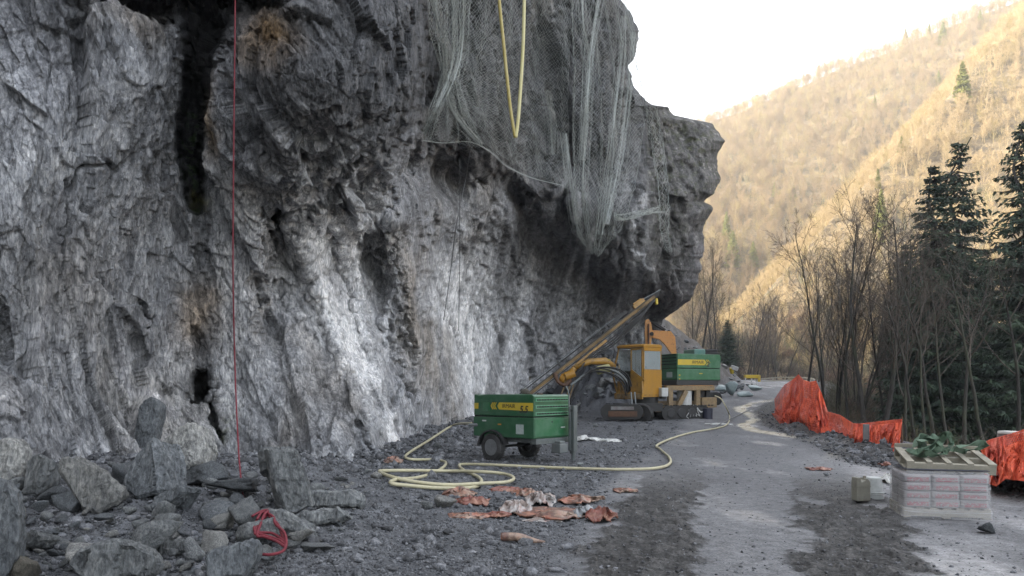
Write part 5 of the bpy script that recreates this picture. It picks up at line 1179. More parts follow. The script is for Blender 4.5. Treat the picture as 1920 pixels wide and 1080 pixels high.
L_('white_sack', 'white sack lying under the rig beside the drum', 'sack', 1348, 796, 44, .8, .14, 21, M_SACK)
L_('plastic_litter', 'red scrap of net by the end of the orange net fence', 'litter', 1662, 872, 26, .3, .18, 22, M_LITTERR)
o = MB(); g0 = GT(940, 1014, .04); g1 = GT(1022, 1020, .02)
o.tube(spline([g0, g0.lerp(g1, .35) + Vector((0, 0, .015)), g0.lerp(g1, .7), g1], 5), [.045] * 8 + [.04, .035, .03, .025, .02, .015, .012, .008], 10)
tag(o.build('rolled_sheet', M_LITTER, smooth=True), 'rolled red sheet lying alone on the gravel below the litter', 'litter')
g = GT(1088, 874, .04); o = MB().cyl((-.06, 0, 0), (.06, 0, 0), .035, 14).build('drink_can', M_STEEL, bevel=.006, loc=g); tag(o, 'small silver can lying on the gravel in front of the trailer', 'can')

# ---------------------------------------------------------------- jerrycan and pail
def can_and_pail():
    g = GT(1614, 939)
    r = empty('jerrycan', g, R(8), 'grey plastic jerrycan standing in front of the upturned pail', 'jerrycan')
    MB().prism([(-.10, .0), (.10, .0), (.105, .02), (.105, .27), (.07, .315), (.03, .33), (.03, .30), (-.03, .275), (-.05, .34), (-.095, .335), (-.105, .26), (-.105, .02)], .15, 'XZ').build('can_body', M_CAN, r, bevel=.02, smooth=False)
    MB().cyl((.055, 0, .315), (.055, 0, .352), .024, 14).build('cap', M_CAN, r)
    MB().bx(-.107, .107, -.079, .079, .205, .215).build('rib', M_CAN, r)
    g = GT(1638, 935)
    r = empty('pail', g, 0, 'white plastic pail standing upside down behind the jerrycan', 'pail')
    MB().lathe([(.142, .0), (.142, .03), (.135, .032), (.108, .300), (.100, .308), (.001, .308)], (0, 0, 0), 'Z', 32).build('pail_body', M_BUCK, r)
    for z in (.035, .06, .085): MB().lathe([(.134, z), (.144, z + .004), (.144, z + .010), (.134, z + .014)], (0, 0, 0), 'Z', 32, cap=False).build('rim_ring', M_BUCK, r)
can_and_pail()

# ---------------------------------------------------------------- wrapped pallet of sacks with an empty pallet and green strap
def sack_mesh(w, d, h, seed):
    nu, nv = 26, 14; V = []; rs = random.Random(seed)
    a = np.linspace(0, 2 * math.pi, nu, endpoint=False); t = np.linspace(-1, 1, nv)
    A, T = np.meshgrid(a, t); ex = .35
    cx = np.sign(np.cos(A)) * np.abs(np.cos(A)) ** ex; cy = np.sign(np.sin(A)) * np.abs(np.sin(A)) ** ex
    rad = (1 - np.abs(T) ** 4 * .5 )
    x = cx * w / 2 * (1 - .06 * np.abs(T) ** 3); y = cy * d / 2 * (1 - .16 * np.abs(T) ** 3); z = np.sign(T) * np.abs(T) ** .6 * h / 2
    wob = .006 * fbm(x * 9 + seed, y * 9, z * 14, seed, 3)
    V = np.stack([x + wob, y * (1 + wob), z], -1).reshape(-1, 3)
    F_ = []
    for i in range(nv - 1):
        for j in range(nu): F_.append([i * nu + j, i * nu + (j + 1) % nu, (i + 1) * nu + (j + 1) % nu, (i + 1) * nu + j])
    F_.append(list(range(nu))[::-1]); F_.append([(nv - 1) * nu + j for j in range(nu)])
    return mesh_from('cement_bag', V, F_, True)
def bag_mat():
    m, n, b = new_mat('printed_bag_paper'); tc = nd(n, 'ShaderNodeTexCoord'); sp = nd(n, 'ShaderNodeSeparateXYZ'); n.links.new(tc.outputs['Object'], sp.inputs[0])
    q = nd(n, 'ShaderNodeTexNoise', i_Scale=24.0, i_Detail=4.0, i_Roughness=.8); n.links.new(tc.outputs['Object'], q.inputs[0])
    zz = nd(n, 'ShaderNodeMath', operation='ABSOLUTE'); ad = nd(n, 'ShaderNodeMath', operation='ADD', i_1=.008); n.links.new(sp.outputs[2], ad.inputs[0]); n.links.new(ad.outputs[0], zz.inputs[0])
    bz = nd(n, 'ShaderNodeMapRange', i_1=.034, i_2=.022, i_3=0, i_4=1); n.links.new(zz.outputs[0], bz.inputs[0])
    xx = nd(n, 'ShaderNodeMath', operation='ABSOLUTE'); n.links.new(sp.outputs[0], xx.inputs[0]); bx_ = nd(n, 'ShaderNodeMapRange', i_1=.15, i_2=.13, i_3=0, i_4=1); n.links.new(xx.outputs[0], bx_.inputs[0])
    r = rampn(n, [(.42, (0, 0, 0)), (.5, (1, 1, 1))]); n.links.new(q.outputs[0], r.inputs[0])
    m1 = nd(n, 'ShaderNodeMath', operation='MULTIPLY'); n.links.new(bz.outputs[0], m1.inputs[0]); n.links.new(bx_.outputs[0], m1.inputs[1]); m2 = nd(n, 'ShaderNodeMath', operation='MULTIPLY'); n.links.new(m1.outputs[0], m2.inputs[0]); n.links.new(r.outputs[0], m2.inputs[1])
    c = mixc(n, (.27, .255, .265), (.30, .08, .095), m2.outputs[0]); n.links.new(c, b.inputs['Base Color']); b.inputs['Roughness'].default_value = .7
    return m
def film_mat():
    m = bpy.data.materials.new('stretch_film'); m.use_nodes = True; n = m.node_tree; n.nodes.clear()
    out = n.nodes.new('ShaderNodeOutputMaterial'); tr = nd(n, 'ShaderNodeBsdfTransparent'); b = nd(n, 'ShaderNodeBsdfPrincipled'); b.inputs['Base Color'].default_value = (.44, .44, .45, 1); b.inputs['Roughness'].default_value = .22
    mx = nd(n, 'ShaderNodeMixShader'); tc = nd(n, 'ShaderNodeTexCoord'); mp = nd(n, 'ShaderNodeMapping'); mp.inputs['Scale'].default_value = (1.5, 1.5, 60)
    q = nd(n, 'ShaderNodeTexNoise', i_Scale=1.0, i_Detail=5.0); n.links.new(tc.outputs['Object'], mp.inputs[0]); n.links.new(mp.outputs[0], q.inputs[0])
    mr = nd(n, 'ShaderNodeMapRange', i_1=.35, i_2=.7, i_3=.22, i_4=.55); n.links.new(q.outputs[0], mr.inputs[0]); n.links.new(mr.outputs[0], mx.inputs[0]); bp = nd(n, 'ShaderNodeBump', i_Strength=.5, i_Distance=.01); n.links.new(q.outputs[0], bp.inputs['Height']); n.links.new(bp.outputs[0], b.inputs['Normal'])
    n.links.new(tr.outputs[0], mx.inputs[1]); n.links.new(b.outputs[0], mx.inputs[2]); n.links.new(mx.outputs[0], out.inputs[0]); return m
def pallet(parent, w, d, mat, feet=True):
    """w along x, d along y, origin at its bottom centre; deck boards run along y"""
    for k in range(7):
        x = -w / 2 + k * (w - .10) / 6; MB().bx(x, x + .10, -d / 2, d / 2, .118 if feet else 0, .14 if feet else .02).build('deck_board', mat, parent, bevel=.003)
    for y in (-d / 2 + .045, 0, d / 2 - .045): MB().bx(-w / 2 + .002, w / 2 - .002, y - .043, y + .043, .022, .116).build('stringer', mat, parent, bevel=.004)
    for x in ((0, .5 * (w - .1), w - .1) if feet else (0, .25 * (w - .1), .49 * (w - .1), .75 * (w - .1), w - .1)):
        MB().bx(-w / 2 + x, -w / 2 + x + (.10 if feet or x in (0, w - .1) else .075), -d / 2, d / 2, .0 if feet else .118, .02 if feet else .14).build('bottom_board', mat, parent, bevel=.003)
def wrapped():
    gl = GT(1775, 972); z0 = top_z(5.5, 10.4) + .005
    root = empty('wrapped_pallet', (5.53, 10.34, z0), R(-14), 'shrink wrapped stack of cement bags on a pallet beside the road', 'pallet load')
    root.scale = (.89, .95, .91)
    pallet(root, 1.12, .86, M_WOODP)
    bm_ = bag_mat(); me = sack_mesh(.37, .42, .118, 3); me.materials.append(bm_)
    rs = random.Random(9)
    for l in range(4):
        for i in range(3):
            for j in range(2):
                o = link('cement_bag', me, None, root); o.location = (-.365 + i * .365 + rs.uniform(-.006, .006), -.21 + j * .42 + rs.uniform(-.008, .008), .20 + l * .112); o.rotation_euler = (0, 0, rs.uniform(-.02, .02) + (math.pi if (i + l) % 2 else 0))
    # film: a shell that flares at the foot
    prof = [(0.0, .045), (.04, .04), (.12, .03), (.17, .010), (.24, .004), (.30, .012), (.36, .002), (.42, .012), (.48, .002), (.54, .010), (.60, .002), (.645, -.015)]
    n = 72; V = []
    for (z, o) in prof:
        for k in range(n):
            t = 2 * math.pi * k / n; ex = .16; c, s_ = math.cos(t), math.sin(t)
            x = math.copysign(abs(c) ** ex, c) * (.565 + o); y = math.copysign(abs(s_) ** ex, s_) * (.435 + o)
            r_ = .006 * float(vn(np.array([k * .6]), np.array([z * 9]), np.array([0.]), 5)[0]); V.append((x * (1 + r_), y * (1 + r_), z + .003))
    Fc = [[i * n + k, i * n + (k + 1) % n, (i + 1) * n + (k + 1) % n, (i + 1) * n + k] for i in range(len(prof) - 1) for k in range(n)]
    link('stretch_film', mesh_from('stretch_film', V, Fc, True), film_mat(), root)
    MB().bx(-.50, .55, -.40, .40, .655, .665).build('cover_sheet', plastic_mat('dark_blue_sheet', [(.01, .012, .025), (.03, .035, .06)], .4), root)
    top = empty('wooden_pallet', P(1767, 868, 10.45), 0, 'weathered empty wooden pallet lying on top of the wrapped cement bags', 'pallet'); top.rotation_euler = (R(8.5), R(1.3), R(-15)); top.location.z -= .035; top.scale = (.90, .9, 1)
    pallet(top, 1.14, .92, M_WOODP, False)
    MB().bx(-.57, .57, .44, .46, .142, .19).build('edge_board', M_WOODP, top, bevel=.004)
    # green lifting strap heaped on the pallet
    def ribbon(pts, w, th, tilt):
        pts = spline(pts, 8); m = MB(); N = len(pts); b = 0
        for i, p in enumerate(pts):
            d = (pts[min(i + 1, N - 1)] - pts[max(i - 1, 0)]).normalized(); a = tilt + 1.3 * math.sin(i * .17 + tilt)
            up = Vector((math.sin(a) * .6, math.cos(a * 1.3) * .6, 1)); s_ = d.cross(up).normalized(); u = s_.cross(d)
            s_ = (s_ * math.cos(a) + u * math.sin(a)).normalized(); u = s_.cross(d)
            for q1, q2 in ((-1, -1), (1, -1), (1, 1), (-1, 1)): m.v.append(tuple(p + s_ * q1 * w / 2 + u * q2 * th / 2))
        for i in range(N - 1):
            for k in range(4): m.f.append([i * 4 + k, i * 4 + (k + 1) % 4, i * 4 + 4 + (k + 1) % 4, i * 4 + 4 + k])
        return m
    rs = random.Random(21)
    st = empty('lifting_strap', P(1755, 845, 10.4), 0, 'green webbing lifting strap heaped on the empty pallet', 'strap')
    lc = st.location
    loops = [[(1715, 838), (1722, 818), (1742, 822), (1760, 828), (1775, 816), (1785, 826), (1778, 842), (1758, 848), (1738, 850)], [(1708, 845), (1722, 846), (1745, 836), (1762, 818), (1778, 814), (1784, 830), (1776, 846), (1752, 854), (1738, 844), (1728, 830), (1718, 820)],
             [(1700, 842), (1718, 850), (1736, 852), (1750, 838), (1740, 826), (1722, 828), (1728, 840), (1748, 846), (1770, 838)], [(1770, 845), (1790, 842), (1808, 846), (1826, 842), (1842, 838), (1850, 834), (1838, 830), (1815, 834), (1795, 838)], [(1735, 822), (1748, 818), (1765, 822), (1760, 834), (1745, 840), (1732, 834)]]
    for k, lp in enumerate(loops):
        pts = [P(px, py, 10.25 + .35 * rs.random()) - lc for px, py in lp]
        ribbon(pts, .075, .007, k * .9).build('webbing', M_STRAP, st)
wrapped()

# ---------------------------------------------------------------- nets
def net_object(name, fpos, nu, nv, r, mat, lab, cat, hexa=True, diag=True):
    """strands of a net woven over the surface fpos(u, v)"""
    U, Vv = np.meshgrid(np.arange(nu + 1), np.arange(nv + 1))
    if diag:
        ox = np.where(Vv % 2 == 1, .5, 0.0)
        u = (U + ox) / nu; v = Vv / nv
    else: u = U / nu; v = Vv / nv
    Pn = fpos(np.clip(u, 0, 1), v)
    idx = U + Vv * (nu + 1); seg = []
    if diag:
        for par in (0, 1):
            rows = np.arange(par, nv, 2)
            a = idx[rows][:, :]; b = idx[rows + 1][:, :]
            seg.append(np.stack([a.ravel(), b.ravel()], -1))
            if par == 0: seg.append(np.stack([a[:, 1:].ravel(), b[:, :-1].ravel()], -1))
            else: seg.append(np.stack([a[:, :-1].ravel(), b[:, 1:].ravel()], -1))
    else:
        seg.append(np.stack([idx[:, :-1].ravel(), idx[:, 1:].ravel()], -1)); seg.append(np.stack([idx[:-1].ravel(), idx[1:].ravel()], -1))
    seg = np.concatenate(seg); Pf = Pn.reshape(-1, 3); A = Pf[seg[:, 0]]; B = Pf[seg[:, 1]]
    d = B - A; L = np.linalg.norm(d, axis=1, keepdims=True); ok = L[:, 0] > 1e-5; A, B, d, L = A[ok], B[ok], d[ok], L[ok]; d /= L
    h = np.where(np.abs(d[:, 2:3]) < .9, np.array([[0, 0, 1.]]), np.array([[1., 0, 0]])); s_ = np.cross(d, h); s_ /= np.linalg.norm(s_, axis=1, keepdims=True); t = np.cross(s_, d)
    ring = [(math.cos(q), math.sin(q)) for q in (0, 2.0944, 4.18879)]
    V = np.concatenate([np.stack([(A if e == 0 else B) + (s_ * c + t * w) * r for c, w in ring], 1) for e in (0, 1)], 1)     # n,6,3
    n = len(A); b = (np.arange(n) * 6)[:, None, None]; q = np.array([[0, 1, 4, 3], [1, 2, 5, 4], [2, 0, 3, 5]])[None]
    o = link(name, mesh_from(name, V.reshape(-1, 3), (b + q).reshape(-1, 4)), mat); return tag(o, lab, cat)
M_NET = plastic_mat('grey_rockfall_net', [(.30, .33, .31), (.42, .45, .43), (.26, .30, .29)], .45, 1.0, 0)
M_ONET = plastic_mat('orange_mesh', [(.66, .085, .035), (.76, .13, .05), (.54, .07, .04), (.70, .22, .15)], .8, 1.4, 0)
def hang(left, right, seed, off, folds, amp, gather=.0):
    """surface hanging between two edge curves given in photo pixels, just in front of the rock"""
    ly = [p[1] for p in left]; lx = [p[0] for p in left]; rx = [p[0] for p in right]; ry = [p[1] for p in right]
    lu = np.linspace(0, 1, len(left)); ru = np.linspace(0, 1, len(right))
    def f(u, v):
        uw = u + gather * np.sin(2 * np.pi * folds * u + seed + 1.2 * fbm(u * 2, v * 2, 0 * u, seed, 2)) / (2 * np.pi * folds)
        uw = np.clip(uw, 0, 1)
        a = np.interp(v, lu, lx); b = np.interp(v, ru, rx); c = np.interp(v, lu, ly); d = np.interp(v, ru, ry)
        px = a * (1 - uw) + b * uw + 2.2 * vn(u * 60, v * 70, 0 * u, seed + 21) + 9 * fbm(u * 4, v * 5, 0 * u, seed + 3, 3) * np.minimum(1, v * 3); py = c * (1 - uw) + d * uw + 2.5 * vn(u * 60, v * 70, 0 * u, seed + 22) + 5 * fbm(u * 5, v * 3, 0 * u + 3, seed + 5, 3)
        D = nbil(px, py); D = D - off + amp * np.cos(2 * np.pi * folds * u + seed + 2 * fbm(u * 2, v * 2, 0 * u, seed, 2)) * (.4 + .6 * v) + .25 * fbm(u * 6, v * 4, 0 * u, seed + 8, 3)
        return np.stack([(px - 960) / F * D, D, EYE + (725 - py) / F * D], -1)
    return f
net_object('rockfall_net', hang([(842, -190), (806, -60), (806, 60), (826, 130), (816, 190), (786, 262)], [(890, -190), (884, -60), (880, 60), (858, 150), (882, 210), (905, 276)], 3, .55, 5, .30, .75), 25, 124, .0040, M_NET, 'narrow bunched drop of rockfall net at the left of the netted face', 'net')
net_object('rockfall_net', hang([(884, -190), (876, -60), (872, 60), (850, 150), (866, 200), (900, 270)], [(1080, -190), (1080, -60), (1078, 60), (1070, 150), (1070, 260), (1072, 362)], 5, .5, 4, .18, .45), 42, 138, .0040, M_NET, 'wide flat sheet of grey rockfall net with ragged lower edge over the rock', 'net')
net_object('rockfall_net', hang([(1072, -190), (1072, -60), (1068, 60), (1066, 150), (1064, 250), (1066, 350), (1080, 440), (1110, 474)], [(1150, -190), (1158, -60), (1182, 60), (1198, 150), (1202, 230), (1192, 330), (1160, 430), (1120, 480)], 8, .6, 5, .35, .8), 32, 172, .0050, M_NET, 'long drop of rockfall net gathered to a point at its foot', 'net')
net_object('rockfall_net', hang([(1166, -60), (1176, 40), (1192, 120), (1206, 200), (1222, 270), (1232, 350), (1236, 430), (1252, 470)], [(1168, -60), (1184, 40), (1206, 120), (1232, 200), (1248, 270), (1256, 350), (1256, 430), (1260, 472)], 12, .7, 2, .2, .6), 8, 110, .007, M_NET, 'slim strip of rockfall net hanging at the right beside the prow', 'net')
net_object('rockfall_net', hang([(1150, 400), (1165, 404), (1200, 396), (1236, 389)], [(1152, 410), (1166, 414), (1201, 406), (1237, 398)], 15, .8, 1, .05, 0), 8, 60, .008, M_NET, 'twisted band of net crossing sideways below the prow', 'net')
def bunch(pts, seed, off, lab, n=14, w=7):
    rs = random.Random(seed); m = MB()
    for k in range(n):
        o = rs.uniform(-w, w); ph = rs.uniform(0, 6)
        q = [P(px + o * (.5 + .5 * math.sin(i * .9 + ph)), py, float(nbil(np.array([float(px)]), np.array([float(py)]))[0]) - off - .1 * rs.random()) for i, (px, py) in enumerate(pts)]
        m.tube(spline(q, 5), .0042, 3)
    tag(m.build('net_fold', M_NET), lab, 'net', kind='stuff')
for k, (pts, lab) in enumerate([([(1092, -60), (1094, 40), (1106, 110), (1100, 200), (1092, 300)], 'fold'), ([(1168, 30), (1162, 130), (1150, 240), (1140, 330), (1128, 440)], 'fold'), ([(1128, -40), (1112, 60), (1104, 140), (1098, 240), (1092, 360), (1100, 450)], 'fold'),
        ([(1186, 60), (1176, 180), (1160, 300), (1136, 420)], 'fold'), ([(1060, 250), (1070, 340), (1082, 430), (1110, 476)], 'fold'), ([(812, 0), (830, 90), (836, 150), (850, 210), (900, 270)], 'fold'), ([(846, -40), (852, 80), (842, 140), (818, 200), (790, 262)], 'fold'),
        ([(870, -40), (866, 90), (852, 150)], 'fold'), ([(786, 262), (830, 268), (880, 266), (920, 285), (952, 312), (1000, 334), (1054, 347)], 'edge'), ([(1024, 170), (1034, 230), (1036, 290)], 'fold')]):
    bunch(pts, 40 + k, 1.0 if pts[0][0] > 1060 else .7, 'bundled strands of net drawn together in a fold' if lab == 'fold' else 'gathered lower hem of the wide net', 18 if lab == 'fold' else 7, 15 if lab == 'fold' else 4)

# orange safety mesh
def orange(top, bot, Yb, seed, amp, bulge):
    n = len(top)
    tu = np.linspace(0, 1, n)
    def f(u, v):
        px = np.interp(u, tu, [p[0] for p in top]); pt = np.interp(u, tu, [p[1] for p in top]); pb_x = np.interp(u, tu, [p[0] for p in bot]); pb = np.interp(u, tu, [p[1] for p in bot]); Y = np.interp(u, tu, Yb)
        a = fbm(u * 14, v * 2.2, 0 * u, seed, 3); b = fbm(u * 14 + 7, v * 2.2, 0 * u, seed + 2, 3)
        fc, _ = facets(u * 26, v * 3.5, 0 * u, seed, 1.4); fc2, _ = facets(u * 70, v * 8, 0 * u, seed + 1, 1.2)
        x = px * (1 - v) + pb_x * v + amp * 6 * b * np.sin(np.pi * v); y = pt * (1 - v) + pb * v + amp * 5 * a * np.sin(np.pi * v)
        pl = np.sin(u * 46 + 5 * fbm(u * 9, v * 1.5, 0 * u, seed + 4, 2) + seed); D = Y + .45 - .75 * v ** 1.2 * bulge + amp * (.16 * pl + .45 * a + .10 * fc + .03 * fc2) * (.25 + np.sin(np.pi * np.clip(v, 0, 1)))
        return np.stack([(x - 960) / F * D, D, EYE + (725 - y) / F * D], -1)
    return f
T1 = [(1452, 748), (1470, 722), (1486, 712), (1497, 702), (1506, 712), (1518, 716), (1530, 714), (1540, 736), (1552, 772), (1575, 778), (1600, 794), (1620, 795)]
B1 = [(1452, 772), (1466, 795), (1480, 799), (1497, 801), (1510, 806), (1524, 816), (1534, 824), (1545, 826), (1556, 828), (1580, 838), (1604, 850), (1628, 856)]
Y1 = [42, 34.5, 33.5, 33, 31.6, 28.5, 27, 26.5, 26, 24, 22, 21]
T2 = [(1600, 796), (1625, 793), (1650, 790), (1672, 788), (1691, 786)]; B2 = [(1610, 850), (1632, 858), (1652, 862), (1670, 868), (1684, 870)]; Y2 = [22, 20.8, 20, 19, 18.4]
T3 = [(1838, 832), (1860, 823), (1885, 816), (1920, 805), (1965, 792), (2010, 780), (2160, 745)]; B3 = [(1850, 905), (1868, 912), (1885, 898), (1920, 902), (1965, 905), (2010, 910), (2160, 930)]; Y3 = [12.6, 12.3, 12, 11.6, 11.2, 10.8, 9.8]
net_object('orange_net', orange(T1, B1, Y1, 71, 1.0, 1), 170, 26, .0075, M_ONET, 'crumpled orange safety net heaped along the verge with two peaks', 'safety net')
net_object('orange_net', orange([(x + 2, y + 34) for x, y in T1], [(x - 4, y + 4) for x, y in B1], [y - .15 for y in Y1], 74, 1.3, 1.2), 130, 18, .009, M_ONET, 'second layer of orange net bunched low along the same heap', 'safety net')
net_object('orange_net', orange(T2, B2, Y2, 77, .35, .6), 54, 30, .009, M_ONET, 'taut panel of orange net with even holes behind the pallets', 'safety net')
net_object('orange_net', orange([(x, y + 6) for x, y in T2], [(x - 12, y + 2) for x, y in B2], [y - .2 for y in Y2], 78, 1.0, 1.2), 70, 26, .009, M_ONET, 'slack orange net fallen in front of the taut panel', 'safety net')
net_object('orange_net', orange(T3, B3, Y3, 81, .5, .9), 76, 22, .007, M_ONET, 'bright orange net draped over the barrier at the right edge', 'safety net')
net_object('orange_net', orange([(x + 14, y + 16) for x, y in T3], B3, [y - .15 for y in Y3], 83, 1.1, 1.3), 120, 28, .007, M_ONET, 'bunched front layer of orange net over the right barrier', 'safety net')
M_OSH = plastic_mat('dusty_orange_sheet', [(.50, .055, .03), (.62, .10, .05), (.36, .08, .06), (.56, .16, .11)], .85, 2.2, .8)
def sheet(name, f, nu, nv, lab):
    u, v = np.meshgrid(np.linspace(0, 1, nu), np.linspace(0, 1, nv)); A = f(u, v); B = A + np.array([0, .012, 0])
    F1 = grid_faces(nv, nu); V = np.concatenate([A.reshape(-1, 3), B.reshape(-1, 3)])
    tag(link(name, mesh_from(name, V, np.concatenate([F1, F1[:, ::-1] + nu * nv])), M_OSH), lab, 'safety net')
sheet('folded_net', orange([(x, y * .3 + b[1] * .7) for (x, y), b in zip(T1, B1)], B1, [y + .1 for y in Y1], 75, 1.5, 1.3), 300, 22, 'many folded layers of orange net packed along the foot of the heap')
sheet('folded_net', orange([(x + 8, y * .45 + b[1] * .55) for (x, y), b in zip(T3, B3)], B3, [y + .1 for y in Y3], 85, 1.2, 1.3), 120, 20, 'folded layers of orange net lying on top of the right barrier')
for k, (px, py, Y, lab) in enumerate([(1497, 702, 33.4, 'thin post holding up the tallest peak of orange net'), (1530, 714, 28.4, 'thin post holding up the second peak of orange net'), (1691, 785, 18.4, 'post at the near end of the taut orange net')]):
    g = top_z((px - 960) / F * Y, Y); tp = P(px, py - 3, Y + .5); tag(MB().cyl((tp.x, tp.y, g - .3), tp, .022, 8).build('fence_post', M_RUST), lab, 'post')
tag(MB().box(P(1624, 810, 20.3), (.16, .03, .40)).build('reflector_board', M_STEEL, bevel=.006), 'small grey board tied to the orange net', 'board')

# barrier blocks under the right net
def barriers():
    for k, (x, y, rz, lab) in enumerate([(8.35, 12.15, -68, 'low concrete barrier block at the right edge under the orange net'), (7.9, 10.3, -72, 'nearer concrete barrier block mostly outside the right edge')]):
        r = empty('barrier_block', (x, y, top_z(x, y) - .03), R(rz), lab, 'barrier')
        MB().prism([(-.26, 0), (.26, 0), (.26, .10), (.13, .26), (.09, .62), (-.09, .62), (-.13, .26), (-.26, .10)], 1.9, 'YZ').build('block', M_CONC, r, bevel=.025)
        MB().prism([(-.11, .60), (.11, .60), (.10, .645), (-.10, .645)], 1.86, 'YZ').build('top_cap', M_SACK, r, bevel=.01)
barriers()

# ---------------------------------------------------------------- things at the far bend
def far_things():
    def Lg(px, Y): x = (px - 960) / F * Y; return Vector((x, Y, gz(x, Y)))
    r = empty('guard_rail', Lg(1430, 86), 0, 'low curved guard rail at the far bend of the road', 'guard rail'); o = r.location.copy()
    pts = [Vector((P(px, 0, Y).x, Y, P(px, py, Y).z)) - o for px, py, Y in ((1418, 711, 87), (1450, 708.5, 87.5), (1480, 707.5, 87), (1505, 708, 85), (1522, 710, 81), (1530, 713.5, 77))]
    sp = spline(pts, 5)
    for dz, nm in ((0, 'rail'), (-.30, 'rail')):
        m = MB()
        for a, b in zip(sp[:-1], sp[1:]): m.beam(a + Vector((0, 0, dz)), b + Vector((0, 0, dz)), .06, .12)
        m.build(nm, M_WOODP, r)
    for p in pts: MB().bx(p.x - .06, p.x + .06, p.y + .05, p.y + .17, p.z - 1.1, p.z + .02).build('rail_post', M_WOODP, r)
    r = empty('yellow_trestle', Lg(1408, 68), 0, 'yellow topped trestle with white legs standing by the far rubble', 'trestle'); o = r.location.copy()
    a = P(1396, 706, 68) - o; b = P(1422, 706, 68) - o
    MB().beam(a, b, .5, .28).build('top_board', grime('bright_yellow', (.70, .48, .03), (.4, .35, .15), .3), r, bevel=.02)
    MB().bx(b.x - .12, b.x + .1, b.y - .3, b.y + .2, b.z - .45, b.z + .1).build('end_plate', grime('yellow_plate', (.6, .42, .05), (.3, .27, .12), .5), r, bevel=.02)
    for p, q in ((( 1410, 710), (1405, 726)), ((1420, 712), (1418, 724)), ((1408, 710), (1412, 722)), ((1398, 708), (1396, 720))): MB().cyl(P(*p, 67.8) - o, P(*q, 67.6) - o, .045, 8).build('leg', M_WHITE, r)
    r = empty('scrap_heap', Lg(1374, 66), 0, 'small white and yellow machine part lying on the far rubble', 'scrap'); o = r.location.copy()
    MB().box(P(1377, 690, 66) - o, (.55, .4, .35), rot=(.2, .3, .2)).build('white_piece', M_WHITE, r, bevel=.05)
    MB().box(P(1372, 695, 66) - o, (.25, .3, .5), rot=(.1, -.3, .2)).build('yellow_piece', M_YEL, r, bevel=.03)
    MB().tube([P(1376, 697, 65.8) - o, P(1382, 702, 65.8) - o, P(1378, 706, 65.8) - o, P(1374, 702, 65.8) - o], .05, 8).build('ring', M_STEEL, r)
    for k, (px, py, w, lab) in enumerate([(1372, 724, 26, 'pale blue grey tarpaulin bundle upright in the far rubble'), (1395, 738, 44, 'pale blue grey tarpaulin spread at the toe of the far rubble'), (1352, 728, 22, 'bluish plastic sheet lying left of the tarpaulins'), (1418, 728, 30, 'bluish sheet beneath the yellow trestle')]):
        V, Fc = rock_verts(500 + k, 3, 12, .06); Y = 60.0 - k * .5; o = link('tarpaulin', mesh_from('tarpaulin', V, Fc), plastic_mat('blue_grey_tarp', [(.22, .28, .28), (.30, .36, .36), (.18, .23, .24)], .6, 2)) if k == 0 else link('tarpaulin', mesh_from('tarpaulin', V, Fc), bpy.data.materials['blue_grey_tarp'])
        o.location = P(px, py, Y); o.scale = (w * Y / F / 2, .6, [.55, .35, .3, .3][k]); tag(o, lab, 'tarpaulin')
far_things()
# ---------------------------------------------------------------- trees
def tubes_mesh(name, tubes, mat):
    """tubes: list of (points, radii, sides)"""
    Vs = []; Fs = []; b = 0
    for pts, rr, n in tubes:
        p = np.asarray(pts, float); N = len(p); d = np.gradient(p, axis=0); d /= np.maximum(np.linalg.norm(d, axis=1, keepdims=True), 1e-9)
        h = np.array([1., 0, 0]) if abs(d[0][0]) < .8 else np.array([0, 1., 0]); s_ = np.cross(d, h); s_ /= np.maximum(np.linalg.norm(s_, axis=1, keepdims=True), 1e-9); t = np.cross(d, s_)
        a = np.arange(n) * 2 * np.pi / n; rr = np.asarray(rr)[:, None, None]
        V = p[:, None, :] + (s_[:, None, :] * np.cos(a)[None, :, None] + t[:, None, :] * np.sin(a)[None, :, None]) * rr
        Vs.append(V.reshape(-1, 3)); i = (np.arange(N - 1)[:, None] * n + np.arange(n)[None]); j = (np.arange(N - 1)[:, None] * n + (np.arange(n)[None] + 1) % n)
        Fs.append(np.stack([i, j, j + n, i + n], -1).reshape(-1, 4) + b); b += N * n
    me = mesh_from(name, np.concatenate(Vs), np.concatenate(Fs), True)
    if mat: me.materials.append(mat)
    return me
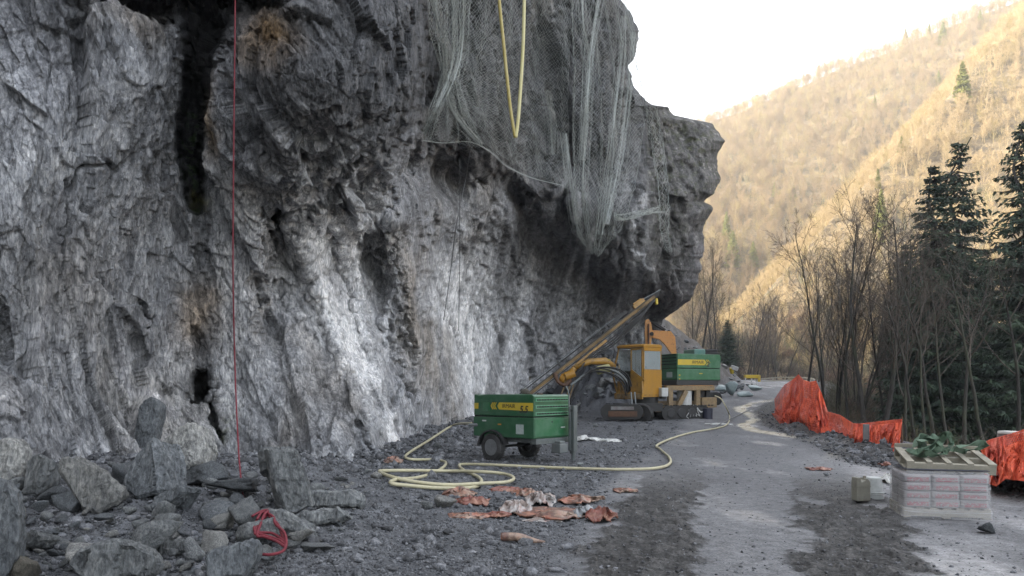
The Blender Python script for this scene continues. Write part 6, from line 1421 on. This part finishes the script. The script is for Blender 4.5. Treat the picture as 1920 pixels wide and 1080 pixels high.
def bare_tree(seed, H, r0, first=.35, nl1=16, nl2=7, nl3=5, twig=.006, ang=(28, 50), fork=False, lean=.03, l1len=.42, sides=(7, 4, 3, 3)):
    rs = np.random.RandomState(seed); trunk = []; crown = []
    def branch(p, d, L, r, lvl):
        n = [14, 7, 4, 3][lvl]; pts = [p.copy()]; step = L / (n - 1); dd = d.copy(); wob = [.05, .13, .2, .25][lvl]
        for i in range(n - 1):
            dd = dd + rs.normal(size=3) * wob + np.array([0, 0, [.03, .10, .06, .04][lvl]]); dd /= np.linalg.norm(dd); p = p + dd * step; pts.append(p.copy())
        pts = np.array(pts); t = np.linspace(0, 1, n); rr = np.maximum(r * (1 - t * [.82, .8, .75, .6][lvl]) , twig)
        (trunk if lvl == 0 else crown).append((pts, rr, sides[lvl]))
        if lvl == 3: return
        nk = [nl1, nl2, nl3][lvl]; t0 = [first, .22, .15][lvl]
        for k in range(nk):
            u = t0 + (1 - t0) * (k + rs.uniform(.1, .9)) / nk; u = min(u, .985); i = int(u * (n - 1)); f = u * (n - 1) - i
            q = pts[i] * (1 - f) + pts[min(i + 1, n - 1)] * f; ax = pts[min(i + 1, n - 1)] - pts[i]; ax /= max(np.linalg.norm(ax), 1e-6)
            a = np.radians(rs.uniform(*ang)) * [1, 1.1, 1.2][lvl]; v = rs.normal(size=3); v -= ax * v.dot(ax); v /= max(np.linalg.norm(v), 1e-6)
            nd_ = ax * np.cos(a) + v * np.sin(a)
            Lk = L * [l1len, .48, .5][lvl] * (1 - .62 * (u - t0) / (1 - t0)) * rs.uniform(.7, 1.25)
            branch(q, nd_, Lk, max(rr[i] * [.42, .5, .5][lvl], twig), lvl + 1)
    d0 = np.array([rs.normal() * lean, rs.normal() * lean, 1.]); d0 /= np.linalg.norm(d0)
    if fork:
        for sgn in (-1, 1): branch(np.array([sgn * .1, 0, 0.]), np.array([sgn * .12 + d0[0], d0[1], 1.]), H * rs.uniform(.85, 1), r0 * .75, 0)
    else: branch(np.zeros(3), d0, H, r0, 0)
    return trunk, crown
def bark(name, c, c2, moss=0.0):
    m, n, b = new_mat(name); tc = nd(n, 'ShaderNodeTexCoord'); mp = nd(n, 'ShaderNodeMapping'); mp.inputs['Scale'].default_value = (3, 3, .8)
    q = nd(n, 'ShaderNodeTexNoise', i_Scale=1.5, i_Detail=7.0, i_Roughness=.75); n.links.new(tc.outputs['Object'], mp.inputs[0]); n.links.new(mp.outputs[0], q.inputs[0])
    r = rampn(n, [(.35, c), (.65, c2)]); n.links.new(q.outputs[0], r.inputs[0]); src = r.outputs[0]
    if moss:
        q2 = nd(n, 'ShaderNodeTexNoise', i_Scale=.6, i_Detail=6.0); n.links.new(tc.outputs['Object'], q2.inputs[0]); r2 = rampn(n, [(.45, (0, 0, 0)), (.6, (moss, moss, moss))]); n.links.new(q2.outputs[0], r2.inputs[0])
        src = mixc(n, src, (.035, .045, .016), r2.outputs[0])
    n.links.new(src, b.inputs['Base Color']); b.inputs['Roughness'].default_value = .9
    return m
M_BARK = bark('dark_bark', (.013, .012, .011), (.036, .032, .027), .4)
M_TWIG = bark('brown_twigs', (.042, .034, .027), (.080, .064, .050))
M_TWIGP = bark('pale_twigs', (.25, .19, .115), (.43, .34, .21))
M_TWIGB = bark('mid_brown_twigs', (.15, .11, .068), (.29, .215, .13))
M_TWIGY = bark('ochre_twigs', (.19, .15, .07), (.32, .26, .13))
def needle(name, c1, c2):
    m, n, b = new_mat(name); tc = nd(n, 'ShaderNodeTexCoord'); q = nd(n, 'ShaderNodeTexNoise', i_Scale=1.1, i_Detail=5.0); n.links.new(tc.outputs['Object'], q.inputs[0])
    r = rampn(n, [(.35, c1), (.65, c2)]); n.links.new(q.outputs[0], r.inputs[0]); n.links.new(r.outputs[0], b.inputs['Base Color']); b.inputs['Roughness'].default_value = .8; return m
M_NEED = needle('dark_needles', (.012, .028, .018), (.032, .055, .026)); M_NEEDL = needle('sunlit_needles', (.15, .17, .035), (.24, .25, .07))  # second needle colour has the far slope's sunlight painted in
def spruce(seed, H, W_, dens=1.0, lowbare=.12, card=(.040, .46)):
    rs = np.random.RandomState(seed); tr = [(np.array([[rs.normal() * .03 * i, rs.normal() * .03 * i, H * i / 9] for i in range(10)]), np.linspace(H * .014, .02, 10), 7)]
    V = []; wood = []; nw = int(H * 4.6 * dens)
    for k in range(nw):
        u = lowbare + (1 - lowbare) * (k + rs.uniform(0, 1)) / nw; z = H * u; Lb = W_ * (1 - u) ** .82 * rs.uniform(.6, 1.15) + .15
        for j in range(rs.randint(7, 11)):
            a = rs.uniform(0, 2 * np.pi); out = np.array([np.cos(a), np.sin(a), 0]); n = max(4, int(Lb / .16))
            t = np.linspace(0, 1, n); dro = -.46 * Lb * t + .34 * Lb * t ** 2.6 + rs.normal() * .05
            pts = out[None] * (Lb * t)[:, None] + np.stack([0 * t, 0 * t, z + dro], -1)
            wood.append((pts[::max(1, n // 4)], np.linspace(.03, .008, len(pts[::max(1, n // 4)])), 3))
            side = np.array([-out[1], out[0], 0])
            for i in range(1, n):
                for sgn in (-1, 1, 0, -1, 1, .3):
                    if rs.rand() < .12: continue
                    Lc = card[1] * rs.uniform(.6, 1.3) * (1 - .45 * t[i]) * min(1, .25 + 1.3 * (1 - u) ** .6); dirv = side * sgn * rs.uniform(.5, 1) + out * rs.uniform(.2, .7) + np.array([0, 0, -rs.uniform(.15, 1.0)]); dirv /= np.linalg.norm(dirv)
                    wv = np.cross(dirv, rs.normal(size=3)); wv /= np.linalg.norm(wv); wv *= card[0] * rs.uniform(.7, 1.4)
                    p = pts[i]; V.append([p - wv * .6, p + wv * .6, p + dirv * Lc * .6 + wv, p + dirv * Lc])
    V = np.array(V); F_ = np.arange(len(V) * 4).reshape(-1, 4)
    top = np.array([0, 0, H])
    return tr, wood, V.reshape(-1, 3), F_
def place_tree(parts, x, y, s_, rz, nm, lab, grp=None, sink=.25, z=None, sxy=None):
    z = (gz(x, y) if z is None else z) - sink
    r = empty(nm, (x, y, z), rz, lab, 'tree', grp); r.scale = ((sxy or 1) * s_, (sxy or 1) * s_, s_)
    for n_, me in parts:
        c_ = link(n_, me, None, r)
        if n_ == 'branches': c_['kind'] = 'stuff'
    return r
BT = []
for k, (H, r0, kw) in enumerate([(13, .15, dict(first=.30, ang=(22, 42))), (12, .12, dict(first=.22, ang=(20, 38), fork=True)), (14, .17, dict(first=.38, ang=(28, 50))), (12, .10, dict(first=.30, ang=(18, 36), lean=.09)), (15, .16, dict(first=.45, ang=(30, 55))), (11, .11, dict(first=.25, ang=(22, 44), fork=True, lean=.06)), (13, .12, dict(first=.3, ang=(20, 40), lean=.08)), (15, .16, dict(first=.6, ang=(35, 70), few=1)), (14, .13, dict(first=.55, ang=(35, 70), few=1, lean=.07))]):
    few = kw.pop('few', 0)
    tr, cr = bare_tree(40 + k, H, r0, nl1=9 if few else 18, nl2=5 if few else 8, nl3=3 if few else 4, twig=.0075, **kw)
    BT.append((H, [('trunk', tubes_mesh('trunk', tr, M_BARK)), ('crown', tubes_mesh('crown', cr, M_TWIG))]))
SP = []
for k, (H, W_, dn) in enumerate([(16, 2.5, 1.0), (17, 3.3, .8), (18, 3.2, .85), (14, 2.4, 1.0)]):
    tr, wd, V, F_ = spruce(60 + k, H, W_, dn)
    SP.append((H, [('trunk', tubes_mesh('trunk', tr, M_BARK)), ('branches', tubes_mesh('branches', wd, M_BARK)), ('crown', mesh_from('crown', V, F_))])); SP[-1][1][2][1].materials.append(M_NEED)
SPF = []
for k in range(2):
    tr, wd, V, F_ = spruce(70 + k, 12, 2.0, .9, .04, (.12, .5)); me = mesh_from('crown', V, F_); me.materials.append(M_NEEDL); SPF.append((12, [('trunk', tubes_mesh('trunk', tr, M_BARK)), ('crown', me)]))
rt = random.Random(17)
def at_top(var, px, Y, ytop, nm, lab, grp=None, sxy=None, k=None):
    x = (px - 960) / F * Y; z = gz(x, Y); zt = EYE + (725 - ytop) / F * Y; H, parts = var[(int(px * 7 + Y) if k is None else k) % len(var)]
    return place_tree(parts, x, Y, (zt - z + .25) / H, rt.uniform(0, 6.28), nm, lab, grp, sxy=sxy)
for px, Y, yt, k, lab in [(1752, 40, 312, 0, 'dark spruce with dense pointed crown left of the taller spruce'), (1797, 45, 262, 1, 'tallest dark spruce in the middle with open layered branches'), (1917, 38, 228, 2, 'dark spruce cut by the right edge of the picture'), (1846, 50, 470, 0, 'shorter dark spruce between the tall spruce and the right edge'), (1700, 58, 580, 3, 'low dark spruce at the left of the dark wood'),
        (1364, 92, 600, 3, 'small round dark conifer standing alone beyond the rubble')]:
    at_top(SP, px, Y, yt, 'spruce_tree', lab, None, 1.3 if k == 0 else (1.15 if px != 1364 else 2.0), k)
for i in range(30):
    px = rt.uniform(1690, 2120); Y = rt.uniform(42, 80); at_top(SP, px, Y, rt.uniform(450, 580), 'spruce_tree', 'dark spruce in the shaded wood behind the tall spruces', 'spruces in the dark wood', 1.2)
for px, Y, yt, k, lab in [(1464, 98, 545, 1, 'forked bare tree standing alone behind the far guard rail'), (1412, 105, 560, 0, 'slender bare tree beyond the yellow trestle'), (1338, 90, 462, 5, 'bare tree with spreading limbs right of the cliff prow'), (1316, 94, 470, 0, 'bare tree just right of the cliff foot'), (1298, 98, 520, 3, 'thin bare tree partly behind the cliff foot'),
        (1546, 50, 425, 3, 'slim bare tree leaning left above the orange net peak'), (1572, 46, 400, 6, 'slim bare tree second from the leaning one'), (1600, 42, 420, 1, 'forked bare tree above the sagging orange net'), (1628, 40, 392, 0, 'straight bare tree with ivy on its trunk'), (1650, 37, 396, 2, 'bare tree left of the taut orange net'), (1676, 42, 405, 5, 'bare tree right of the ivy clad one'),
        (1694, 34, 430, 3, 'bare tree with fine twigs at the left of the dark wood'), (1716, 30, 540, 7, 'straight dark trunk rising left of the wooden pallet'), (1737, 27, 540, 8, 'thin leaning trunk behind the green strap'), (1758, 29, 500, 7, 'thick dark trunk right behind the green strap'), (1812, 28, 480, 7, 'dark trunk right of the green strap'), (1786, 33, 500, 8, 'thin trunk between the two dark trunks'), (1862, 26, 460, 8, 'bare trunk above the right pallet corner'), (1893, 30, 500, 7, 'bare trunk beside the right spruce')]:
    at_top(BT, px, Y, yt, 'bare_tree', lab, None, 1.0, k)
for i in range(24):
    px = rt.uniform(1480, 1700) if i % 2 == 0 else rt.uniform(1760, 2140); Y = rt.uniform(45, 105) if i % 2 == 0 else rt.uniform(70, 105); yt = rt.uniform(440, 600) if px < 1720 else rt.uniform(520, 640)
    at_top(BT, px, Y, yt, 'bare_tree', 'bare tree in the mixed wood below the road', 'bare trees in the wood below the road', 1.0, None if i % 2 == 0 else 7 + i // 2 % 2)
for i in range(26):
    px = rt.uniform(1240, 1560); Y = rt.uniform(100, 150); at_top(BT, px, Y, rt.uniform(540, 620), 'bare_tree', 'bare tree in the shaded valley beyond the bend', 'bare trees in the valley beyond the bend', 1.1)
# far sunlit wood on the slopes
def GF(px, py):
    Y = np.linspace(100, 384, 3000); X = (px - 960) / F * Y; z = ground_z(X, Y, True); s_ = HZ + (EYE - z) / Y * F
    i = np.where((s_[:-1] > py) & (s_[1:] <= py))[0]; i = int(i[0]) if len(i) else int(np.argmin(s_)); return float(X[i]), float(Y[i]), float(z[i])
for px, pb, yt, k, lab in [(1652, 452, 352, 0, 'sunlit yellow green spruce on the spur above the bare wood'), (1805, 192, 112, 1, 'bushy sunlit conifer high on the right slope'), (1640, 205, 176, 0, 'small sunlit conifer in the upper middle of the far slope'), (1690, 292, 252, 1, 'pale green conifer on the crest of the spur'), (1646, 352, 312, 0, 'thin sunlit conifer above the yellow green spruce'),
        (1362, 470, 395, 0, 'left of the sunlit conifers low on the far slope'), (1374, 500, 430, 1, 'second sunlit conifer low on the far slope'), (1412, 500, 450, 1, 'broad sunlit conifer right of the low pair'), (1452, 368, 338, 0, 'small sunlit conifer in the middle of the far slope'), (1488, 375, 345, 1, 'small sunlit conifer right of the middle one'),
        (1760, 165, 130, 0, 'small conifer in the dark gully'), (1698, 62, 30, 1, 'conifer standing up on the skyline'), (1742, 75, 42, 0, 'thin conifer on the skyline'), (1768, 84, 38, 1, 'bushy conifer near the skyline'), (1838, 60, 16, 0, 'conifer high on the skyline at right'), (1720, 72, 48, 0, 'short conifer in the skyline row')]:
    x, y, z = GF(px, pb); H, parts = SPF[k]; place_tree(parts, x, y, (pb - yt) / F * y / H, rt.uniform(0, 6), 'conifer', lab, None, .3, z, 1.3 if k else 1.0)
FT = []
for k in range(6):
    tr, cr = bare_tree(140 + k, 8.0, .12, first=.25, nl1=11, nl2=6, nl3=3, twig=.022, ang=(26, 55), fork=k % 2 == 1, l1len=.5, sides=(4, 3, 3, 3))
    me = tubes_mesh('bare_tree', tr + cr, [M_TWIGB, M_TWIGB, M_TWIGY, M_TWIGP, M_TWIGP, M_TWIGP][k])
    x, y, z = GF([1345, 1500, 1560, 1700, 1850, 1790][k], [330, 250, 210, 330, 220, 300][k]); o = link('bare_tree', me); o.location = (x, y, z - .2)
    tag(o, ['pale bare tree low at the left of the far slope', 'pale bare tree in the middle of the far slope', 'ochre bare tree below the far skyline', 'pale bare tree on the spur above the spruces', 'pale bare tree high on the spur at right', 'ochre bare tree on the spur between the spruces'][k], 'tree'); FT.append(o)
def scatter(name, pts, scl, rot, protos, mat=None):
    me = bpy.data.meshes.new(name); me.vertices.add(len(pts)); me.vertices.foreach_set('co', np.asarray(pts, np.float32).ravel())
    a = me.attributes.new('scl', 'FLOAT', 'POINT'); a.data.foreach_set('value', np.asarray(scl, np.float32))
    a = me.attributes.new('rot', 'FLOAT_VECTOR', 'POINT'); a.data.foreach_set('vector', np.asarray(rot, np.float32).ravel()); me.update()
    o = link(name, me); ng = bpy.data.node_groups.new(name, 'GeometryNodeTree'); ng.interface.new_socket('Geometry', in_out='INPUT', socket_type='NodeSocketGeometry'); ng.interface.new_socket('Geometry', in_out='OUTPUT', socket_type='NodeSocketGeometry')
    N = ng.nodes; gi = N.new('NodeGroupInput'); go = N.new('NodeGroupOutput'); ip = N.new('GeometryNodeInstanceOnPoints'); jn = N.new('GeometryNodeJoinGeometry')
    for p in protos:
        oi = N.new('GeometryNodeObjectInfo'); oi.inputs['Object'].default_value = p; oi.inputs['As Instance'].default_value = True; ng.links.new(oi.outputs['Geometry'], jn.inputs[0])
    s1 = N.new('GeometryNodeInputNamedAttribute'); s1.data_type = 'FLOAT'; s1.inputs[0].default_value = 'scl'; s2 = N.new('GeometryNodeInputNamedAttribute'); s2.data_type = 'FLOAT_VECTOR'; s2.inputs[0].default_value = 'rot'
    er = N.new('FunctionNodeEulerToRotation'); ng.links.new(s2.outputs['Attribute'], er.inputs[0])
    ip.inputs['Pick Instance'].default_value = True
    ng.links.new(gi.outputs[0], ip.inputs['Points']); ng.links.new(jn.outputs[0], ip.inputs['Instance']); ng.links.new(er.outputs[0], ip.inputs['Rotation']); ng.links.new(s1.outputs['Attribute'], ip.inputs['Scale']); ng.links.new(ip.outputs[0], go.inputs[0])
    m = o.modifiers.new('scatter', 'NODES'); m.node_group = ng; return tag(o, kind='stuff')
rs = np.random.RandomState(8)
# spur face and far slope: sample densely in plan
X = rs.uniform(30, 330, 60000); Y = rs.uniform(108, 384, 60000); px = 960 + X / Y * F
sA = hill_far(X, Y); sB = hill_spur(X, Y); spur = sB > sA
t_s = (X - 38) * .6 - (Y - 138) * .8
keep = (px > 1230) & (px < 2150) & np.where(spur, rs.uniform(0, 1, len(X)) < .62, rs.uniform(0, 1, len(X)) < .40) & ~(spur & (t_s < -25))
X, Y, spur = X[keep], Y[keep], spur[keep]; Z = ground_z(X, Y, True)
n = len(X); scl = rs.uniform(.45, 1.0, n) * np.where(spur, .62, .85) * (1 + .3 * fbm(X / 14, Y / 14, 0 * X, 33, 3)); rot = np.stack([rs.normal(0, .08, n), rs.normal(0, .08, n), rs.uniform(0, 6.28, n)], -1)
pp = np.stack([X, Y, Z - .2], -1)
scatter('hillside_wood', pp[~spur], scl[~spur], rot[~spur], FT[:3]); scatter('spur_wood', pp[spur], scl[spur], rot[spur], FT[2:]); print('far trees', n)
# brushwood under the near trees and along the valley
BU = []
for k in range(3):
    rsb = np.random.RandomState(200 + k); tb = []
    for i in range(60):
        a = rsb.uniform(0, 6.28); p = np.array([rsb.normal() * .5, rsb.normal() * .5, 0]); d = np.array([np.cos(a) * .5, np.sin(a) * .5, 1.]); L = rsb.uniform(.8, 2.0); pts = [p]
        for j in range(4): d = d + rsb.normal(size=3) * .25; d /= np.linalg.norm(d); pts.append(pts[-1] + d * L / 4)
        tb.append((np.array(pts), np.linspace(.012, .004, 5), 3))
        for j in range(5):
            q = pts[1 + j % 4]; e = rsb.normal(size=3) + d * 1.2; e /= np.linalg.norm(e); tb.append((np.array([q, q + e * .3, q + e * .55 + rsb.normal(size=3) * .08]), np.array([.006, .005, .003]), 3))
    me = tubes_mesh('bush', tb, [M_TWIG, bark('bramble', (.05, .055, .025), (.10, .10, .05)), bark('reddish_scrub', (.09, .05, .035), (.16, .10, .07))][k])
    x, y = [(10.6, 16.5), (13.6, 26.0), (17.5, 40.0)][k]; o = link('bush', me); o.location = (x, y, gz(x, y) - .1)
    tag(o, ['bare bush on the bank behind the pallets', 'green bramble bush behind the sagging orange net', 'reddish bush behind the peaks of orange net'][k], 'bush'); BU.append(o)
X = rs.uniform(9, 120, 26000); Y = rs.uniform(9, 135, 26000); xe = np.interp(Y, EDGE_Y, EDGE_X); px = 960 + X / Y * F
keep = (((X > xe + .7) & (Y < 95)) | (Y > 96)) & (px > 1200) & (px < 2200) & (rs.uniform(0, 1, len(X)) < np.clip(.1 + Y / 150, 0, 1) * .22) & ~((X < np.interp(Y, TAL_Y, TAL_X) + 2) & (Y < 115))
X, Y = X[keep], Y[keep]; Z = ground_z(X, Y, True); n = len(X)
scatter('undergrowth', np.stack([X, Y, Z - .1], -1), rs.uniform(.5, 1.2, n) * np.clip(.8 + Y / 120, 1, 1.7), np.stack([rs.normal(0, .1, n), rs.normal(0, .1, n), rs.uniform(0, 6.28, n)], -1), BU); print('bushes', n)

# ---------------------------------------------------------------- the air of the valley
def haze():
    m = bpy.data.materials.new('valley_air'); m.use_nodes = True; n = m.node_tree; n.nodes.clear(); out = n.nodes.new('ShaderNodeOutputMaterial'); v = n.nodes.new('ShaderNodeVolumePrincipled')
    v.inputs['Color'].default_value = (.95, .96, 1.0, 1); v.inputs['Density'].default_value = HAZE; v.inputs['Anisotropy'].default_value = .3; n.links.new(v.outputs[0], out.inputs['Volume'])
    o = MB().bx(-470, 660, -260, 680, -46, 262).build('haze', m); tag(o, kind='stuff')
HAZE = 0.0005
haze()
